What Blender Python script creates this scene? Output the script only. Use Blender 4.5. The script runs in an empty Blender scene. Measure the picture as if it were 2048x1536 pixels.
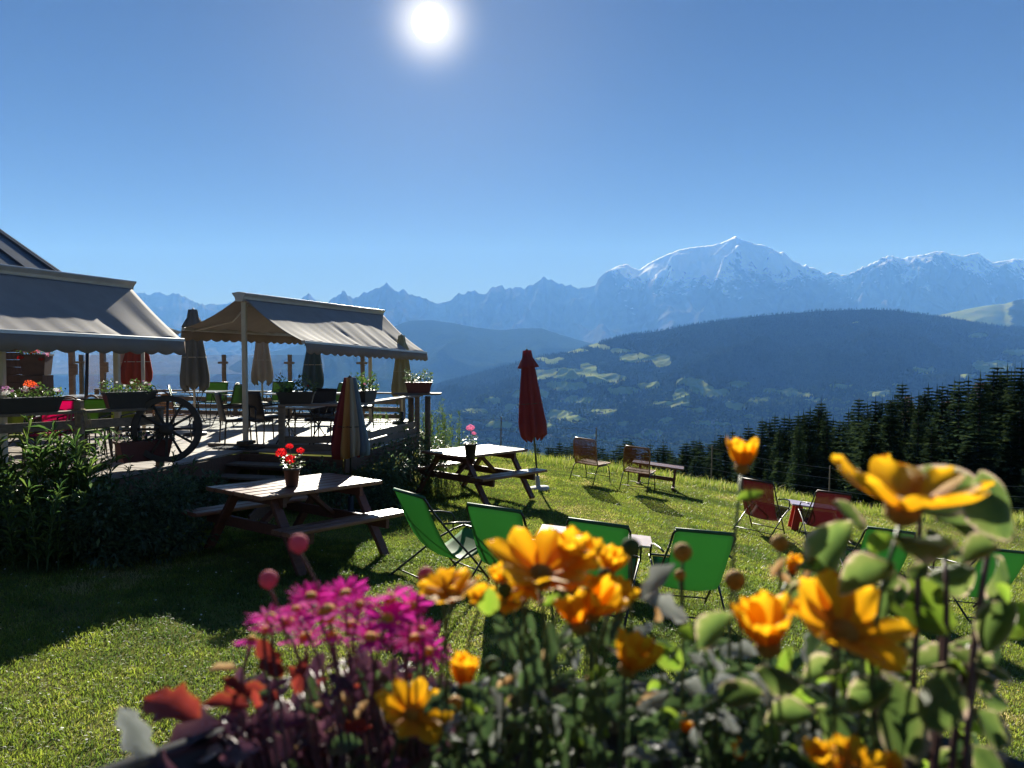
import bpy, math, random
import numpy as np
from mathutils import Vector, Matrix, Euler
R = math.radians
random.seed(7); rng = np.random.default_rng(11)
SC = bpy.context.scene
COL = SC.collection

# ------------------------------------------------------------------ camera
FPX, CX, CY, HOR = 1540.0, 1024.0, 768.0, 710.0
PITCH = math.atan((CY - HOR) / FPX)
cam = bpy.data.cameras.new('camera'); camo = bpy.data.objects.new('camera', cam); COL.objects.link(camo)
camo.location = (0, 0, 0); camo.rotation_euler = (R(90) - PITCH, 0, 0)
cam.sensor_width = 36; cam.lens = 36 * FPX / 2048
cam.clip_start = 0.02; cam.clip_end = 120000
cam.dof.use_dof = True; cam.dof.focus_distance = 11.0; cam.dof.aperture_fstop = 6.8
SC.camera = camo
def ray(px, py):
    x, y = (px - CX) / FPX, (CY - py) / FPX
    c, s = math.cos(PITCH), math.sin(PITCH)
    return Vector((x, c + y * s, y * c - s))
def at(px, py, d):
    r = ray(px, py); return r * (d / r.y)

# ------------------------------------------------------------------ sky and sun
SUN = ray(860, 45).normalized()
ELEV = math.asin(SUN.z); AZ = math.atan2(SUN.x, SUN.y)
world = bpy.data.worlds.new('World'); SC.world = world; world.use_nodes = True
wn, wl = world.node_tree.nodes, world.node_tree.links
wn.clear()
sky = wn.new('ShaderNodeTexSky'); sky.sky_type = 'NISHITA'; sky.sun_disc = False
sky.sun_elevation = ELEV; sky.sun_rotation = AZ
sky.altitude = 2500; sky.air_density = 1.0; sky.dust_density = 0.0; sky.ozone_density = 2.0
bg = wn.new('ShaderNodeBackground'); bg.inputs[1].default_value = 0.055
tint = wn.new('ShaderNodeMix'); tint.data_type = 'RGBA'; tint.blend_type = 'MULTIPLY'; tint.inputs[0].default_value = 1.0
tint.inputs[7].default_value = (.185, .20, .23, 1)
wl.new(sky.outputs[0], tint.inputs[6]); wl.new(tint.outputs[2], bg.inputs[0])
# the sun itself with its bright aureole, as it stands in the sky
tc = wn.new('ShaderNodeTexCoord')
dt = wn.new('ShaderNodeVectorMath'); dt.operation = 'DOT_PRODUCT'; dt.inputs[1].default_value = SUN
wl.new(tc.outputs['Generated'], dt.inputs[0])
def wm(op, a, b=None):
    n = wn.new('ShaderNodeMath'); n.operation = op
    for i, v in enumerate((a, b)):
        if v is None: continue
        if isinstance(v, (int, float)): n.inputs[i].default_value = v
        else: wl.new(v, n.inputs[i])
    return n.outputs[0]
d0 = wm('MAXIMUM', dt.outputs['Value'], 0.0)
disc = wn.new('ShaderNodeMapRange'); disc.interpolation_type = 'SMOOTHSTEP'
disc.inputs[1].default_value = math.cos(R(1.25)); disc.inputs[2].default_value = math.cos(R(.55)); disc.inputs[4].default_value = 5.0
wl.new(d0, disc.inputs[0])
glow = wm('ADD', wm('MULTIPLY', wm('POWER', d0, 1700.0), 0.36), wm('MULTIPLY', wm('POWER', d0, 45.0), 0.03))
glow = wm('ADD', glow, disc.outputs[0])
bg2 = wn.new('ShaderNodeBackground'); bg2.inputs[0].default_value = (1, .97, .93, 1); wl.new(glow, bg2.inputs[1])
add = wn.new('ShaderNodeAddShader'); wl.new(bg.outputs[0], add.inputs[0]); wl.new(bg2.outputs[0], add.inputs[1])
wo = wn.new('ShaderNodeOutputWorld'); wl.new(add.outputs[0], wo.inputs[0])
sl = bpy.data.lights.new('sun', 'SUN'); sl.energy = 4.0; sl.angle = R(0.5); sl.color = (.92, .95, 1.0)
slo = bpy.data.objects.new('sun', sl); COL.objects.link(slo)
slo.rotation_euler = (-SUN).to_track_quat('-Z', 'Y').to_euler()
SC.view_settings.view_transform = 'Standard'; SC.view_settings.look = 'None'
SC.view_settings.exposure = 1.7; SC.view_settings.gamma = 1.0; SC.view_settings.use_curve_mapping = False
cy = SC.cycles
cy.use_denoising = True
cy.max_bounces = 6; cy.diffuse_bounces = 4; cy.glossy_bounces = 3; cy.transmission_bounces = 5
cy.transparent_max_bounces = 12; cy.volume_bounces = 3; cy.caustics_reflective = False; cy.caustics_refractive = False
cy.sample_clamp_indirect = 6.0

# ------------------------------------------------------------------ helpers
def link(o, parent=None):
    COL.objects.link(o)
    if parent is not None: o.parent = parent
    return o
def tag(o, label=None, cat=None, group=None, kind=None):
    if label: o['label'] = label
    if cat: o['category'] = cat
    if group: o['group'] = group
    if kind: o['kind'] = kind
    return o
def thing(name, label, cat, loc=(0, 0, 0), rz=0.0, group=None, mat=None, scale=None):
    o = bpy.data.objects.new(name, None); COL.objects.link(o); o.empty_display_size = .1
    if mat is not None: o.matrix_world = mat
    else:
        o.location = loc; o.rotation_euler = (0, 0, rz)
    if scale: o.scale = (scale,) * 3 if isinstance(scale, (int, float)) else scale
    return tag(o, label, cat, group)
def dup(o, parent=None, loc=None, rz=None, label=None, group=None, mat=None, scale=None):
    c = o.copy(); COL.objects.link(c); c.parent = parent
    if loc is not None: c.location = loc
    if rz is not None: c.rotation_euler = (0, 0, rz)
    if mat is not None: c.matrix_world = mat
    if scale is not None: c.scale = (scale,) * 3 if isinstance(scale, (int, float)) else scale
    if label: c['label'] = label
    if group: c['group'] = group
    for ch in KIDS.get(o.name, ()): dup(ch, c)
    return c
KIDS = {}
class MB:
    def __init__(s): s.v = []; s.f = []
    def add(s, vs, fs):
        n = len(s.v); s.v += [tuple(p) for p in vs]; s.f += [tuple(i + n for i in f) for f in fs]; return s
    def box(s, c, size, m=None, taper=1.0):
        x, y, z = size[0] / 2, size[1] / 2, size[2] / 2; k = taper
        p = [Vector(q) for q in ((-x*k, -y*k, -z), (x*k, -y*k, -z), (x*k, y*k, -z), (-x*k, y*k, -z), (-x, -y, z), (x, -y, z), (x, y, z), (-x, y, z))]
        if m is not None: p = [m @ q for q in p]
        c = Vector(c)
        return s.add([q + c for q in p], [(0, 3, 2, 1), (4, 5, 6, 7), (0, 1, 5, 4), (1, 2, 6, 5), (2, 3, 7, 6), (3, 0, 4, 7)])
    def cbox(s, c, size, b=.004, m=None):
        # box with chamfered long edges (octagon profile along its longest axis)
        sx, sy, sz = size; ax = size.index(max(size)) if isinstance(size, (list, tuple)) else 0
        o = [i for i in range(3) if i != ax]; L = size[ax] / 2; a, h = size[o[0]] / 2, size[o[1]] / 2
        prof = [(a - b, -h), (a, -h + b), (a, h - b), (a - b, h), (-a + b, h), (-a, h - b), (-a, -h + b), (-a + b, -h)]
        vs = []
        for e in (-L, L):
            for (p, q) in prof:
                w = [0, 0, 0]; w[ax] = e; w[o[0]] = p; w[o[1]] = q
                w = Vector(w); vs.append((m @ w if m is not None else w) + Vector(c))
        fs = [(i, (i + 1) % 8, 8 + (i + 1) % 8, 8 + i) for i in range(8)] + [tuple(range(7, -1, -1)), tuple(range(8, 16))]
        return s.add(vs, fs)
    def beam(s, a, b, w, h, up=(0, 0, 1), ch=True):
        a, b = Vector(a), Vector(b); d = (b - a); L = d.length; d.normalize()
        sd = d.cross(Vector(up))
        if sd.length < 1e-5: sd = d.cross(Vector((0, 1, 0)))
        sd.normalize(); u = sd.cross(d)
        m = Matrix((d, sd, u)).transposed()
        if ch and L > max(w, h): return s.cbox((a + b) / 2, (L, w, h), min(w, h) * .12, m)
        return s.box((a + b) / 2, (L, w, h), m)
    def tube(s, pts, r, n=8, closed=False, cap=True):
        P = [Vector(p) for p in pts]; k = len(P); rr = r if isinstance(r, (list, tuple)) else [r] * k
        prev = None; vs = []
        for i in range(k):
            if closed: t = P[(i + 1) % k] - P[i - 1]
            else: t = P[min(i + 1, k - 1)] - P[max(i - 1, 0)]
            if t.length < 1e-9: t = Vector((0, 0, 1))
            t.normalize()
            if prev is None:
                a = t.orthogonal().normalized()
            else:
                a = prev - t * prev.dot(t)
                if a.length < 1e-6: a = t.orthogonal()
                a.normalize()
            prev = a; b = t.cross(a)
            for j in range(n):
                q = 2 * math.pi * j / n
                vs.append(P[i] + (a * math.cos(q) + b * math.sin(q)) * rr[i])
        fs = []
        for i in range(k if closed else k - 1):
            i2 = (i + 1) % k
            for j in range(n):
                j2 = (j + 1) % n
                fs.append((i * n + j, i * n + j2, i2 * n + j2, i2 * n + j))
        if cap and not closed: fs += [tuple(range(n - 1, -1, -1)), tuple((k - 1) * n + j for j in range(n))]
        return s.add(vs, fs)
    def lathe(s, prof, n=20, c=(0, 0, 0), cap=True, wob=None):
        c = Vector(c); vs = []
        for i, (r, z) in enumerate(prof):
            for j in range(n):
                q = 2 * math.pi * j / n; w = wob(q, i) if wob else 1.0
                vs.append(c + Vector((r * w * math.cos(q), r * w * math.sin(q), z)))
        fs = [(i * n + j, i * n + (j + 1) % n, (i + 1) * n + (j + 1) % n, (i + 1) * n + j) for i in range(len(prof) - 1) for j in range(n)]
        if cap: fs += [tuple(range(n - 1, -1, -1)), tuple((len(prof) - 1) * n + j for j in range(n))]
        return s.add(vs, fs)
    def grid(s, fn, nu, nv):
        vs = [fn(i / nu, j / nv) for i in range(nu + 1) for j in range(nv + 1)]
        fs = [(i * (nv + 1) + j, (i + 1) * (nv + 1) + j, (i + 1) * (nv + 1) + j + 1, i * (nv + 1) + j + 1) for i in range(nu) for j in range(nv)]
        return s.add(vs, fs)
    def mesh(s, name, mat=None, smooth=False):
        me = bpy.data.meshes.new(name); me.from_pydata([tuple(p) for p in s.v], [], s.f)
        if mat is not None: me.materials.append(mat)
        if smooth: me.polygons.foreach_set('use_smooth', [True] * len(me.polygons))
        me.update(); return me
    def build(s, name, mat, parent=None, smooth=False, loc=None, rot=None, thick=None, label=None):
        o = bpy.data.objects.new(name, s.mesh(name, mat, smooth)); link(o, parent)
        if loc is not None: o.location = loc
        if rot is not None: o.rotation_euler = rot
        if thick:
            md = o.modifiers.new('thickness', 'SOLIDIFY'); md.thickness = thick; md.offset = 0
        if label: o['label'] = label
        if parent is not None: KIDS.setdefault(parent.name, []).append(o)
        return o
def put(name, me, parent, loc=None, rot=None, mat=None, scale=None):
    o = bpy.data.objects.new(name, me); link(o, parent)
    if mat is not None: o.matrix_basis = mat
    else:
        if loc is not None: o.location = loc
        if rot is not None: o.rotation_euler = rot
        if scale is not None: o.scale = (scale,) * 3 if isinstance(scale, (int, float)) else scale
    if parent is not None: KIDS.setdefault(parent.name, []).append(o)
    return o
def npmesh(name, V, Fc, mat=None, smooth=False, attrs=None):
    V = np.ascontiguousarray(V, dtype=np.float32); Fc = np.ascontiguousarray(Fc, dtype=np.int32); k = Fc.shape[1]
    me = bpy.data.meshes.new(name)
    me.vertices.add(len(V)); me.vertices.foreach_set('co', V.ravel())
    me.loops.add(Fc.size); me.loops.foreach_set('vertex_index', Fc.ravel())
    me.polygons.add(len(Fc)); me.polygons.foreach_set('loop_start', np.arange(0, Fc.size, k, dtype=np.int32))
    me.polygons.foreach_set('loop_total', np.full(len(Fc), k, dtype=np.int32))
    if smooth: me.polygons.foreach_set('use_smooth', np.ones(len(Fc), dtype=bool))
    for nm, a in (attrs or {}).items():
        at_ = me.attributes.new(nm, 'FLOAT', 'POINT'); at_.data.foreach_set('value', np.ascontiguousarray(a, dtype=np.float32))
    if mat is not None: me.materials.append(mat)
    me.update(calc_edges=True); return me
def gridfaces(nu, nv):
    i, j = np.meshgrid(np.arange(nu - 1), np.arange(nv - 1), indexing='ij')
    a = i * nv + j
    return np.stack([a, a + nv, a + nv + 1, a + 1], -1).reshape(-1, 4)
def hash2(ix, iy, seed):
    h = (ix.astype(np.int64) * 374761393 + iy.astype(np.int64) * 668265263 + seed * 1442695041) & 0x7fffffff
    h = ((h ^ (h >> 13)) * 1274126177) & 0x7fffffff
    h = (h ^ (h >> 16)) & 0xffffff
    return h / float(0xffffff)
def vnoise(x, y, seed=0):
    x = np.asarray(x, float); y = np.asarray(y, float)
    ix, iy = np.floor(x), np.floor(y); fx, fy = x - ix, y - iy
    fx = fx * fx * fx * (fx * (fx * 6 - 15) + 10); fy = fy * fy * fy * (fy * (fy * 6 - 15) + 10)
    a, b = hash2(ix, iy, seed), hash2(ix + 1, iy, seed); c, d = hash2(ix, iy + 1, seed), hash2(ix + 1, iy + 1, seed)
    return (a * (1 - fx) + b * fx) * (1 - fy) + (c * (1 - fx) + d * fx) * fy
def fbm(x, y, oct=5, seed=0, gain=.5):
    s = 0; a = 1; t = 0
    for o in range(oct):
        s = s + a * vnoise(x * 2 ** o + 17.3 * o, y * 2 ** o - 9.1 * o, seed + o); t += a; a *= gain
    return s / t
def ridged(x, y, oct=6, seed=0, gain=.55):
    s = 0; a = 1; t = 0; w = 1
    for o in range(oct):
        n = 1 - np.abs(2 * vnoise(x * 2 ** o + 3.7 * o, y * 2 ** o + 8.9 * o, seed + o) - 1); n = n * n
        s = s + a * n * w; w = np.clip(n * 1.6, 0, 1); t += a; a *= gain
    return s / t
def sstep(a, b, x):
    t = np.clip((np.asarray(x, float) - a) / (b - a), 0, 1); return t * t * (3 - 2 * t)

# ------------------------------------------------------------------ materials
class N:
    def __init__(s, name):
        s.m = bpy.data.materials.new(name); s.m.use_nodes = True; s.t = s.m.node_tree; s.n = s.t.nodes; s.l = s.t.links
        s.b = s.n['Principled BSDF']; s.o = s.n['Material Output']
    def new(s, t, **k):
        q = s.n.new('ShaderNode' + t)
        for a, v in k.items(): setattr(q, a, v)
        return q
    def set(s, inp, v):
        if hasattr(v, 'links') or isinstance(v, bpy.types.NodeSocket): s.l.new(v, inp)
        else: inp.default_value = v
    def noise(s, scale, detail=4, co='Object', rough=.6, vec=None):
        q = s.new('TexNoise'); q.inputs['Scale'].default_value = scale; q.inputs['Detail'].default_value = detail; q.inputs['Roughness'].default_value = rough
        if vec is None:
            c = s.new('TexCoord'); vec = c.outputs[co]
        s.l.new(vec, q.inputs['Vector']); return q.outputs['Fac']
    def coord(s, scale=(1, 1, 1), co='Object'):
        c = s.new('TexCoord'); mp = s.new('Mapping'); mp.inputs['Scale'].default_value = scale
        s.l.new(c.outputs[co], mp.inputs[0]); return mp.outputs[0]
    def ramp(s, fac, stops):
        q = s.new('ValToRGB'); e = q.color_ramp.elements
        while len(e) < len(stops): e.new(.5)
        for i, (p, c) in enumerate(stops):
            e[i].position = p; e[i].color = tuple(c) + (1,)
        s.l.new(fac, q.inputs[0]); return q.outputs[0]
    def mix(s, fac, a, b, mode='MIX'):
        q = s.new('Mix', data_type='RGBA', blend_type=mode)
        s.set(q.inputs[0], fac)
        s.set(q.inputs[6], a if not isinstance(a, tuple) else a + (1,)); s.set(q.inputs[7], b if not isinstance(b, tuple) else b + (1,))
        return q.outputs[2]
    def attr(s, nm):
        q = s.new('Attribute'); q.attribute_name = nm; return q.outputs['Fac']
    def math(s, op, a, b=None):
        q = s.new('Math', operation=op); s.set(q.inputs[0], a)
        if b is not None: s.set(q.inputs[1], b)
        return q.outputs[0]
    def bump(s, h, strength=.3, dist=.01):
        q = s.new('Bump'); q.inputs['Strength'].default_value = strength; q.inputs['Distance'].default_value = dist
        s.l.new(h, q.inputs['Height']); s.l.new(q.outputs[0], s.b.inputs['Normal']); return q.outputs[0]
    def translucent(s, col, fac, nrm=None):
        t = s.new('BsdfTranslucent'); s.set(t.inputs[0], col if not isinstance(col, tuple) else col + (1,))
        mx = s.new('MixShader'); s.set(mx.inputs[0], fac)
        s.l.new(s.b.outputs[0], mx.inputs[1]); s.l.new(t.outputs[0], mx.inputs[2]); s.l.new(mx.outputs[0], s.o.inputs[0])
def shade(c, k): return tuple(min(1, max(0, v * k)) for v in c)
def plain(name, col, rough=.6, metal=0.0, var=.25, scale=6, bump=0.0, bscale=None, spec=.5, trans=0.0, tcol=None, stretch=(1, 1, 1), objvar=0.0, coat=0.0):
    q = N(name); vec = q.coord(stretch)
    f = q.noise(scale, 5, vec=vec)
    c = q.ramp(f, [(.25, shade(col, 1 - var)), (.75, shade(col, 1 + var))])
    if objvar:
        oi = q.new('ObjectInfo'); hs = q.new('HueSaturation')
        mr = q.new('MapRange'); mr.inputs[3].default_value = 1 - objvar; mr.inputs[4].default_value = 1 + objvar
        q.l.new(oi.outputs['Random'], mr.inputs[0]); q.l.new(mr.outputs[0], hs.inputs['Value']); q.l.new(c, hs.inputs['Color']); c = hs.outputs[0]
    q.l.new(c, q.b.inputs['Base Color'])
    q.b.inputs['Roughness'].default_value = rough; q.b.inputs['Metallic'].default_value = metal
    q.b.inputs['Specular IOR Level'].default_value = spec
    if coat: q.b.inputs['Coat Weight'].default_value = coat; q.b.inputs['Coat Roughness'].default_value = .15
    if bump: q.bump(q.noise(bscale or scale * 4, 6, vec=vec), bump, .004)
    if trans: q.translucent(tcol if tcol else c, trans)
    return q.m
def wood(name, col, rough=.5, var=.35, grain=(1.2, 18, 18), spec=.5, objvar=.12, bump=.25):
    q = N(name); oi = q.new('ObjectInfo')
    c = q.new('TexCoord'); mp = q.new('Mapping'); mp.inputs['Scale'].default_value = grain
    ad = q.new('VectorMath', operation='ADD'); q.l.new(c.outputs['Object'], ad.inputs[0]); 
    sc = q.new('VectorMath', operation='SCALE'); sc.inputs[0].default_value = (7, 3, 5); q.l.new(oi.outputs['Random'], sc.inputs['Scale'])
    q.l.new(sc.outputs[0], ad.inputs[1]); q.l.new(ad.outputs[0], mp.inputs[0])
    f = q.noise(3.0, 6, vec=mp.outputs[0], rough=.65)
    cc = q.ramp(f, [(.3, shade(col, 1 - var)), (.52, col), (.75, shade(col, 1 + var))])
    hs = q.new('HueSaturation'); mr = q.new('MapRange'); mr.inputs[3].default_value = 1 - objvar; mr.inputs[4].default_value = 1 + objvar
    q.l.new(oi.outputs['Random'], mr.inputs[0]); q.l.new(mr.outputs[0], hs.inputs['Value']); q.l.new(cc, hs.inputs['Color'])
    q.l.new(hs.outputs[0], q.b.inputs['Base Color']); q.b.inputs['Specular IOR Level'].default_value = spec
    rr = q.new('MapRange'); rr.inputs[3].default_value = rough - .1; rr.inputs[4].default_value = rough + .12; q.l.new(f, rr.inputs[0]); q.l.new(rr.outputs[0], q.b.inputs['Roughness'])
    q.bump(f, bump, .003); return q.m
# ------------------------------------------------------------------ the land
LS = 1.08        # lawn drop, positions and furniture all scaled up about the camera
def ground(x, y):
    x = np.asarray(x, float); y = np.asarray(y, float)
    xe = np.where(x < 0, x * .4, x + .25 * np.maximum(x - 3, 0)); xe = np.minimum(xe, 12 + (xe - 12) * .2)
    xe = np.maximum(xe, -4)
    yn = np.minimum(y, 18 * LS)
    z = -2.04 * LS - .13 * xe - .02 * yn
    e = np.maximum(y - 17.6 * LS - .25 * np.sin(x * .5), 0)
    z = z - .33 * (np.sqrt(e * e + 9) - 3) * (1 - .45 * sstep(60, 400, e))
    far = sstep(8, 70, e)
    z = z + far * (.10 * np.clip(x, -60, 120)) - far * 1.5
    return z + .03 * (fbm(x * .5, y * .5, 3, 5) - .5) + sstep(20, 80, e) * 6 * (fbm(x / 40, y / 40, 4, 9) - .5)
def G(x, y): return float(ground(np.array([x]), np.array([y]))[0])
def gnormal(x, y):
    h = .4; return Vector((G(x - h, y) - G(x + h, y), G(x, y - h) - G(x, y + h), 2 * h)).normalized()
def on_ground(x, y, rz=0.0, tilt=1.0, sink=0.0):
    x, y = x * LS, y * LS
    n = Vector((0, 0, 1)).lerp(gnormal(x, y), tilt).normalized()
    q = Vector((0, 0, 1)).rotation_difference(n)
    return Matrix.Translation((x, y, G(x, y) - sink)) @ q.to_matrix().to_4x4() @ Matrix.Rotation(rz, 4, 'Z') @ Matrix.Scale(LS, 4)

# lawn soil and grass colour under the blades
q = N('meadow_ground')
f1 = q.noise(.55, 5); f2 = q.noise(6, 5)
c = q.ramp(f1, [(.3, (.10, .13, .03)), (.5, (.16, .17, .045)), (.72, (.22, .19, .08))])
c = q.mix(q.math('MULTIPLY', f2, .5), c, (.05, .045, .02))
q.l.new(q.mix(q.attr('wooded'), c, q.ramp(q.noise(.02, 5), [(.3, (.015, .025, .012)), (.7, (.04, .055, .025))])), q.b.inputs['Base Color']); q.b.inputs['Roughness'].default_value = .95; q.b.inputs['Specular IOR Level'].default_value = 0
q.bump(f2, .6, .03); M_ground = q.m
def yrows():
    r = list(np.arange(-4, 24, .25)); y = 24
    while y < 30000: r.append(y); y *= 1.045 if y < 600 else 1.09
    return np.array(r)
ys = yrows(); us = np.linspace(-1, 1, 161)
half = 16 + np.maximum(ys, 0) * 1.0
X = us[None, :] * half[:, None]; Y = np.repeat(ys[:, None], 161, 1)
Z = ground(X, Y); VALLEY = -560.0
Z = np.maximum(Z, VALLEY + 0 * Z) if False else Z
tt = sstep(400, 4000, Y); Z = Z * (1 - tt) + (VALLEY) * tt
o = bpy.data.objects.new('ground', npmesh('ground', np.stack([X, Y, Z], -1).reshape(-1, 3), gridfaces(len(ys), 161)[:, ::-1], M_ground, True, {'wooded': sstep(30, 90, Y).ravel()})); link(o); tag(o, kind='structure')

# ---- ridges and mountains: crest points read from the photograph, set along the line of sight at chosen distances
def interp_px(pts, px):
    p = np.array(pts, float); return np.interp(px, p[:, 0], p[:, 1])
def layer(name, pts, r_crest, r_foot, z_foot, mat, px0, px1, nu, nv, prof, amp, nscale, seed, back=1.25, jag=0.0, stretch=1.0, attrs=None, rad_noise=0.0, smooth=True, spurs=0.0, envp=.9, carve=False, spur=()):
    px = np.linspace(px0, px1, nu); py = interp_px(pts, px)
    tx = (px - CX) / FPX
    c, s = math.cos(PITCH), math.sin(PITCH)
    v = (CY - py) / FPX
    fy = c + v * s; fz = v * c - s
    ax, az_ = tx / fy, fz / fy                       # per metre of forward distance
    rc = r_crest(px) if callable(r_crest) else np.full(nu, float(r_crest))
    zc = az_ * rc
    t = np.concatenate([np.linspace(0, 1, nv), 1 + (np.linspace(0, 1, max(nv // 5, 4))[1:]) * (back - 1)])
    T, AX = np.meshgrid(t, ax, indexing='xy'); T = T; 
    RC = rc[:, None]; ZC = zc[:, None]
    Tm = np.repeat(t[None, :], nu, 0)
    Rr = r_foot + (RC - r_foot) * Tm
    Yw = Rr; Xw = ax[:, None] * Rr
    P = np.where(Tm <= 1, prof(np.clip(Tm, 0, 1)), 1 - (np.clip(Tm, 1, 9) - 1) / (back - 1) * .5)
    Zw = z_foot + (ZC - z_foot) * P
    env = np.clip(np.sin(np.pi * np.clip(Tm, 0, 1) ** envp), 0, 1) * (Tm <= 1)
    lat = Xw / nscale; dep = Yw / (nscale * stretch)
    wx = fbm(Xw / (nscale * 1.7), Yw / (nscale * 1.7), 3, seed + 40) - .5
    rn = ridged(lat + wx * .9, dep + wx * .5, 7, seed)
    Zw = Zw + env * amp * ((rn - .42) if not carve else (np.minimum(rn, .75) - .75))
    for (p0, p1, te, A_, wl_, wr_) in spur:
        k = np.clip((1 - Tm) / (1 - te), 0, 1.6); PXm = px[:, None] + 0 * Tm
        cen = p0 + (p1 - p0) * k + 6 * np.sin(k * 5 + p0) + 5 * (fbm(k * 6 + p0, k * 0 + 1.0, 3, 5) - .5)
        dx_ = PXm - cen; prof_ = np.where(dx_ < 0, 1 + dx_ / wl_, 1 - dx_ / wr_)
        Zw = Zw + A_ * np.clip(prof_, 0, 1) * sstep(0, .62, k) * (1 - sstep(.75, 1.6, k)) * (Tm <= 1)
    if jag: Zw = Zw + jag * (fbm(Xw / (nscale * .04), Yw / (nscale * .04), 3, seed + 7) - .5) * sstep(.3, 1, Tm) * (Tm <= 1.0)
    V = np.stack([Xw, Yw, Zw], -1)
    A = attrs(Xw, Yw, Zw, px[:, None] + 0 * Tm, Tm, rn, P) if attrs else {}
    me = npmesh(name, V.reshape(-1, 3), gridfaces(nu, len(t))[:, ::1], mat, smooth, {k: a.ravel() for k, a in A.items()})
    o = bpy.data.objects.new(name, me); link(o); tag(o, kind='structure')
    return o, V, A

# far snow massif
q = N('rock_and_snow')
sn = q.attr('snow'); nz = q.noise(.004, 6, rough=.7)
f = q.math('ADD', sn, q.math('MULTIPLY', q.math('SUBTRACT', nz, .5), 1.3))
f = q.math('MULTIPLY', q.math('SUBTRACT', f, .42), 7.0); f = q.new('Clamp'); 
src = q.math('MULTIPLY', q.math('SUBTRACT', q.math('ADD', sn, q.math('MULTIPLY', q.math('SUBTRACT', nz, .5), 1.3)), .42), 7.0)
q.l.new(src, f.inputs[0])
rock = q.ramp(q.noise(.0015, 6), [(.3, (.05, .052, .055)), (.7, (.13, .125, .12))])
q.l.new(q.mix(f.outputs[0], rock, (.78, .80, .84)), q.b.inputs['Base Color']); q.b.inputs['Roughness'].default_value = .8
q.b.inputs['Specular IOR Level'].default_value = 0
q.bump(q.noise(.006, 8, rough=.65), .8, 90); M_rock = q.m
MASSIF = [(-200, 640), (0, 620), (130, 600), (250, 590), (275, 586), (300, 590), (317, 583), (330, 589), (352, 588), (375, 596), (390, 604), (410, 611), (430, 608), (455, 607), (480, 612),
  (560, 612), (600, 602), (618, 586), (636, 602), (655, 606), (668, 594), (684, 588), (700, 592), (706, 598), (722, 590), (740, 581), (758, 576), (773, 565), (786, 577), (797, 583), (806, 577), (818, 589), (832, 592), (846, 596), (860, 603), (880, 606),
  (897, 602), (912, 590), (930, 588), (942, 583), (950, 580), (957, 586), (968, 589), (985, 574), (999, 571), (1015, 578), (1035, 574), (1048, 579), (1070, 567), (1080, 560), (1088, 552), (1096, 560), (1108, 562), (1118, 568), (1135, 570), (1152, 575), (1172, 574), (1192, 569),
  (1197, 556), (1212, 544), (1235, 532), (1252, 528), (1268, 536), (1278, 540), (1290, 532), (1310, 520), (1335, 508), (1356, 500), (1380, 495), (1400, 493), (1420, 491), (1437, 488), (1455, 480), (1472, 472), (1482, 480), (1498, 483), (1512, 489), (1530, 491), (1552, 502), (1566, 503), (1585, 522), (1602, 529), (1618, 534), (1632, 538), (1650, 547), (1690, 550),
  (1708, 545), (1720, 538), (1740, 527), (1765, 515), (1785, 511), (1800, 517), (1822, 514), (1850, 509), (1870, 503), (1885, 503), (1905, 509), (1928, 512), (1945, 508), (1957, 505), (1972, 518), (1988, 525), (2010, 522), (2030, 517), (2060, 522), (2200, 540), (2400, 560)]
rj = np.random.default_rng(4)
def jagged(pts, amp):
    out = []
    for (a, b) in zip(pts[:-1], pts[1:]):
        out.append(a); n = int((b[0] - a[0]) // 5)
        k = amp * (.2 if 1190 < a[0] < 1540 or a[0] > 1800 else 1.0)
        for i in range(1, n): out.append((a[0] + (b[0] - a[0]) * i / n, a[1] + (b[1] - a[1]) * i / n + rj.uniform(-k, k * .6)))
    return out + [pts[-1]]
MASSIF = jagged(MASSIF, 4.2)
SPURS = [(1494, 1452, .80, 430, 17, 46), (1470, 1438, .93, 200, 15, 26), (1395, 1325, .86, 230, 14, 40), (1252, 1185, .82, 330, 14, 40), (1300, 1235, .80, 300, 12, 40), (1225, 1175, .75, 240, 10, 35), (1785, 1712, .80, 430, 18, 52), (1885, 1868, .86, 300, 14, 40), (1950, 1905, .85, 240, 12, 40), (1840, 1800, .85, 230, 12, 40),
  (1640, 1600, .82, 220, 12, 40), (1560, 1535, .85, 280, 12, 50), (2030, 1990, .85, 260, 12, 40), (1090, 1060, .80, 260, 10, 30), (985, 960, .80, 210, 8, 25), (775, 750, .75, 300, 10, 35), (810, 800, .80, 170, 8, 25), (690, 670, .80, 190, 8, 25), (620, 610, .8, 200, 8, 20)]
for _k in range(34):
    _p = rj.uniform(260, 2050); SPURS.append((_p, _p - rj.uniform(10, 60), rj.uniform(.55, .85), rj.uniform(70, 200), rj.uniform(7, 14), rj.uniform(18, 45)))
def massif_attr(Xw, Yw, Zw, PX, T, rn, P):
    gx = np.gradient(Zw, axis=0) / np.maximum(np.abs(np.gradient(Xw, axis=0)), 1)
    gy = np.gradient(Zw, axis=1) / np.maximum(np.gradient(Yw, axis=1), 1)
    st = np.sqrt(gx ** 2 + gy ** 2)
    big = sstep(1150, 1290, PX) * (1 - .45 * sstep(1570, 1660, PX)) 
    alt = (Zw - 700) / 1900
    s = .0 + .50 * np.clip(alt, -.2, 1.2) * (.22 + .9 * big) - .22 * (st - 1.0) + .22 * big * sstep(1400, 2600, Zw) + .45 * (fbm(Xw / 600, Yw / 1500, 5, 3) - .5)
    return {'snow': np.clip(s, 0, 1)}
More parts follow.
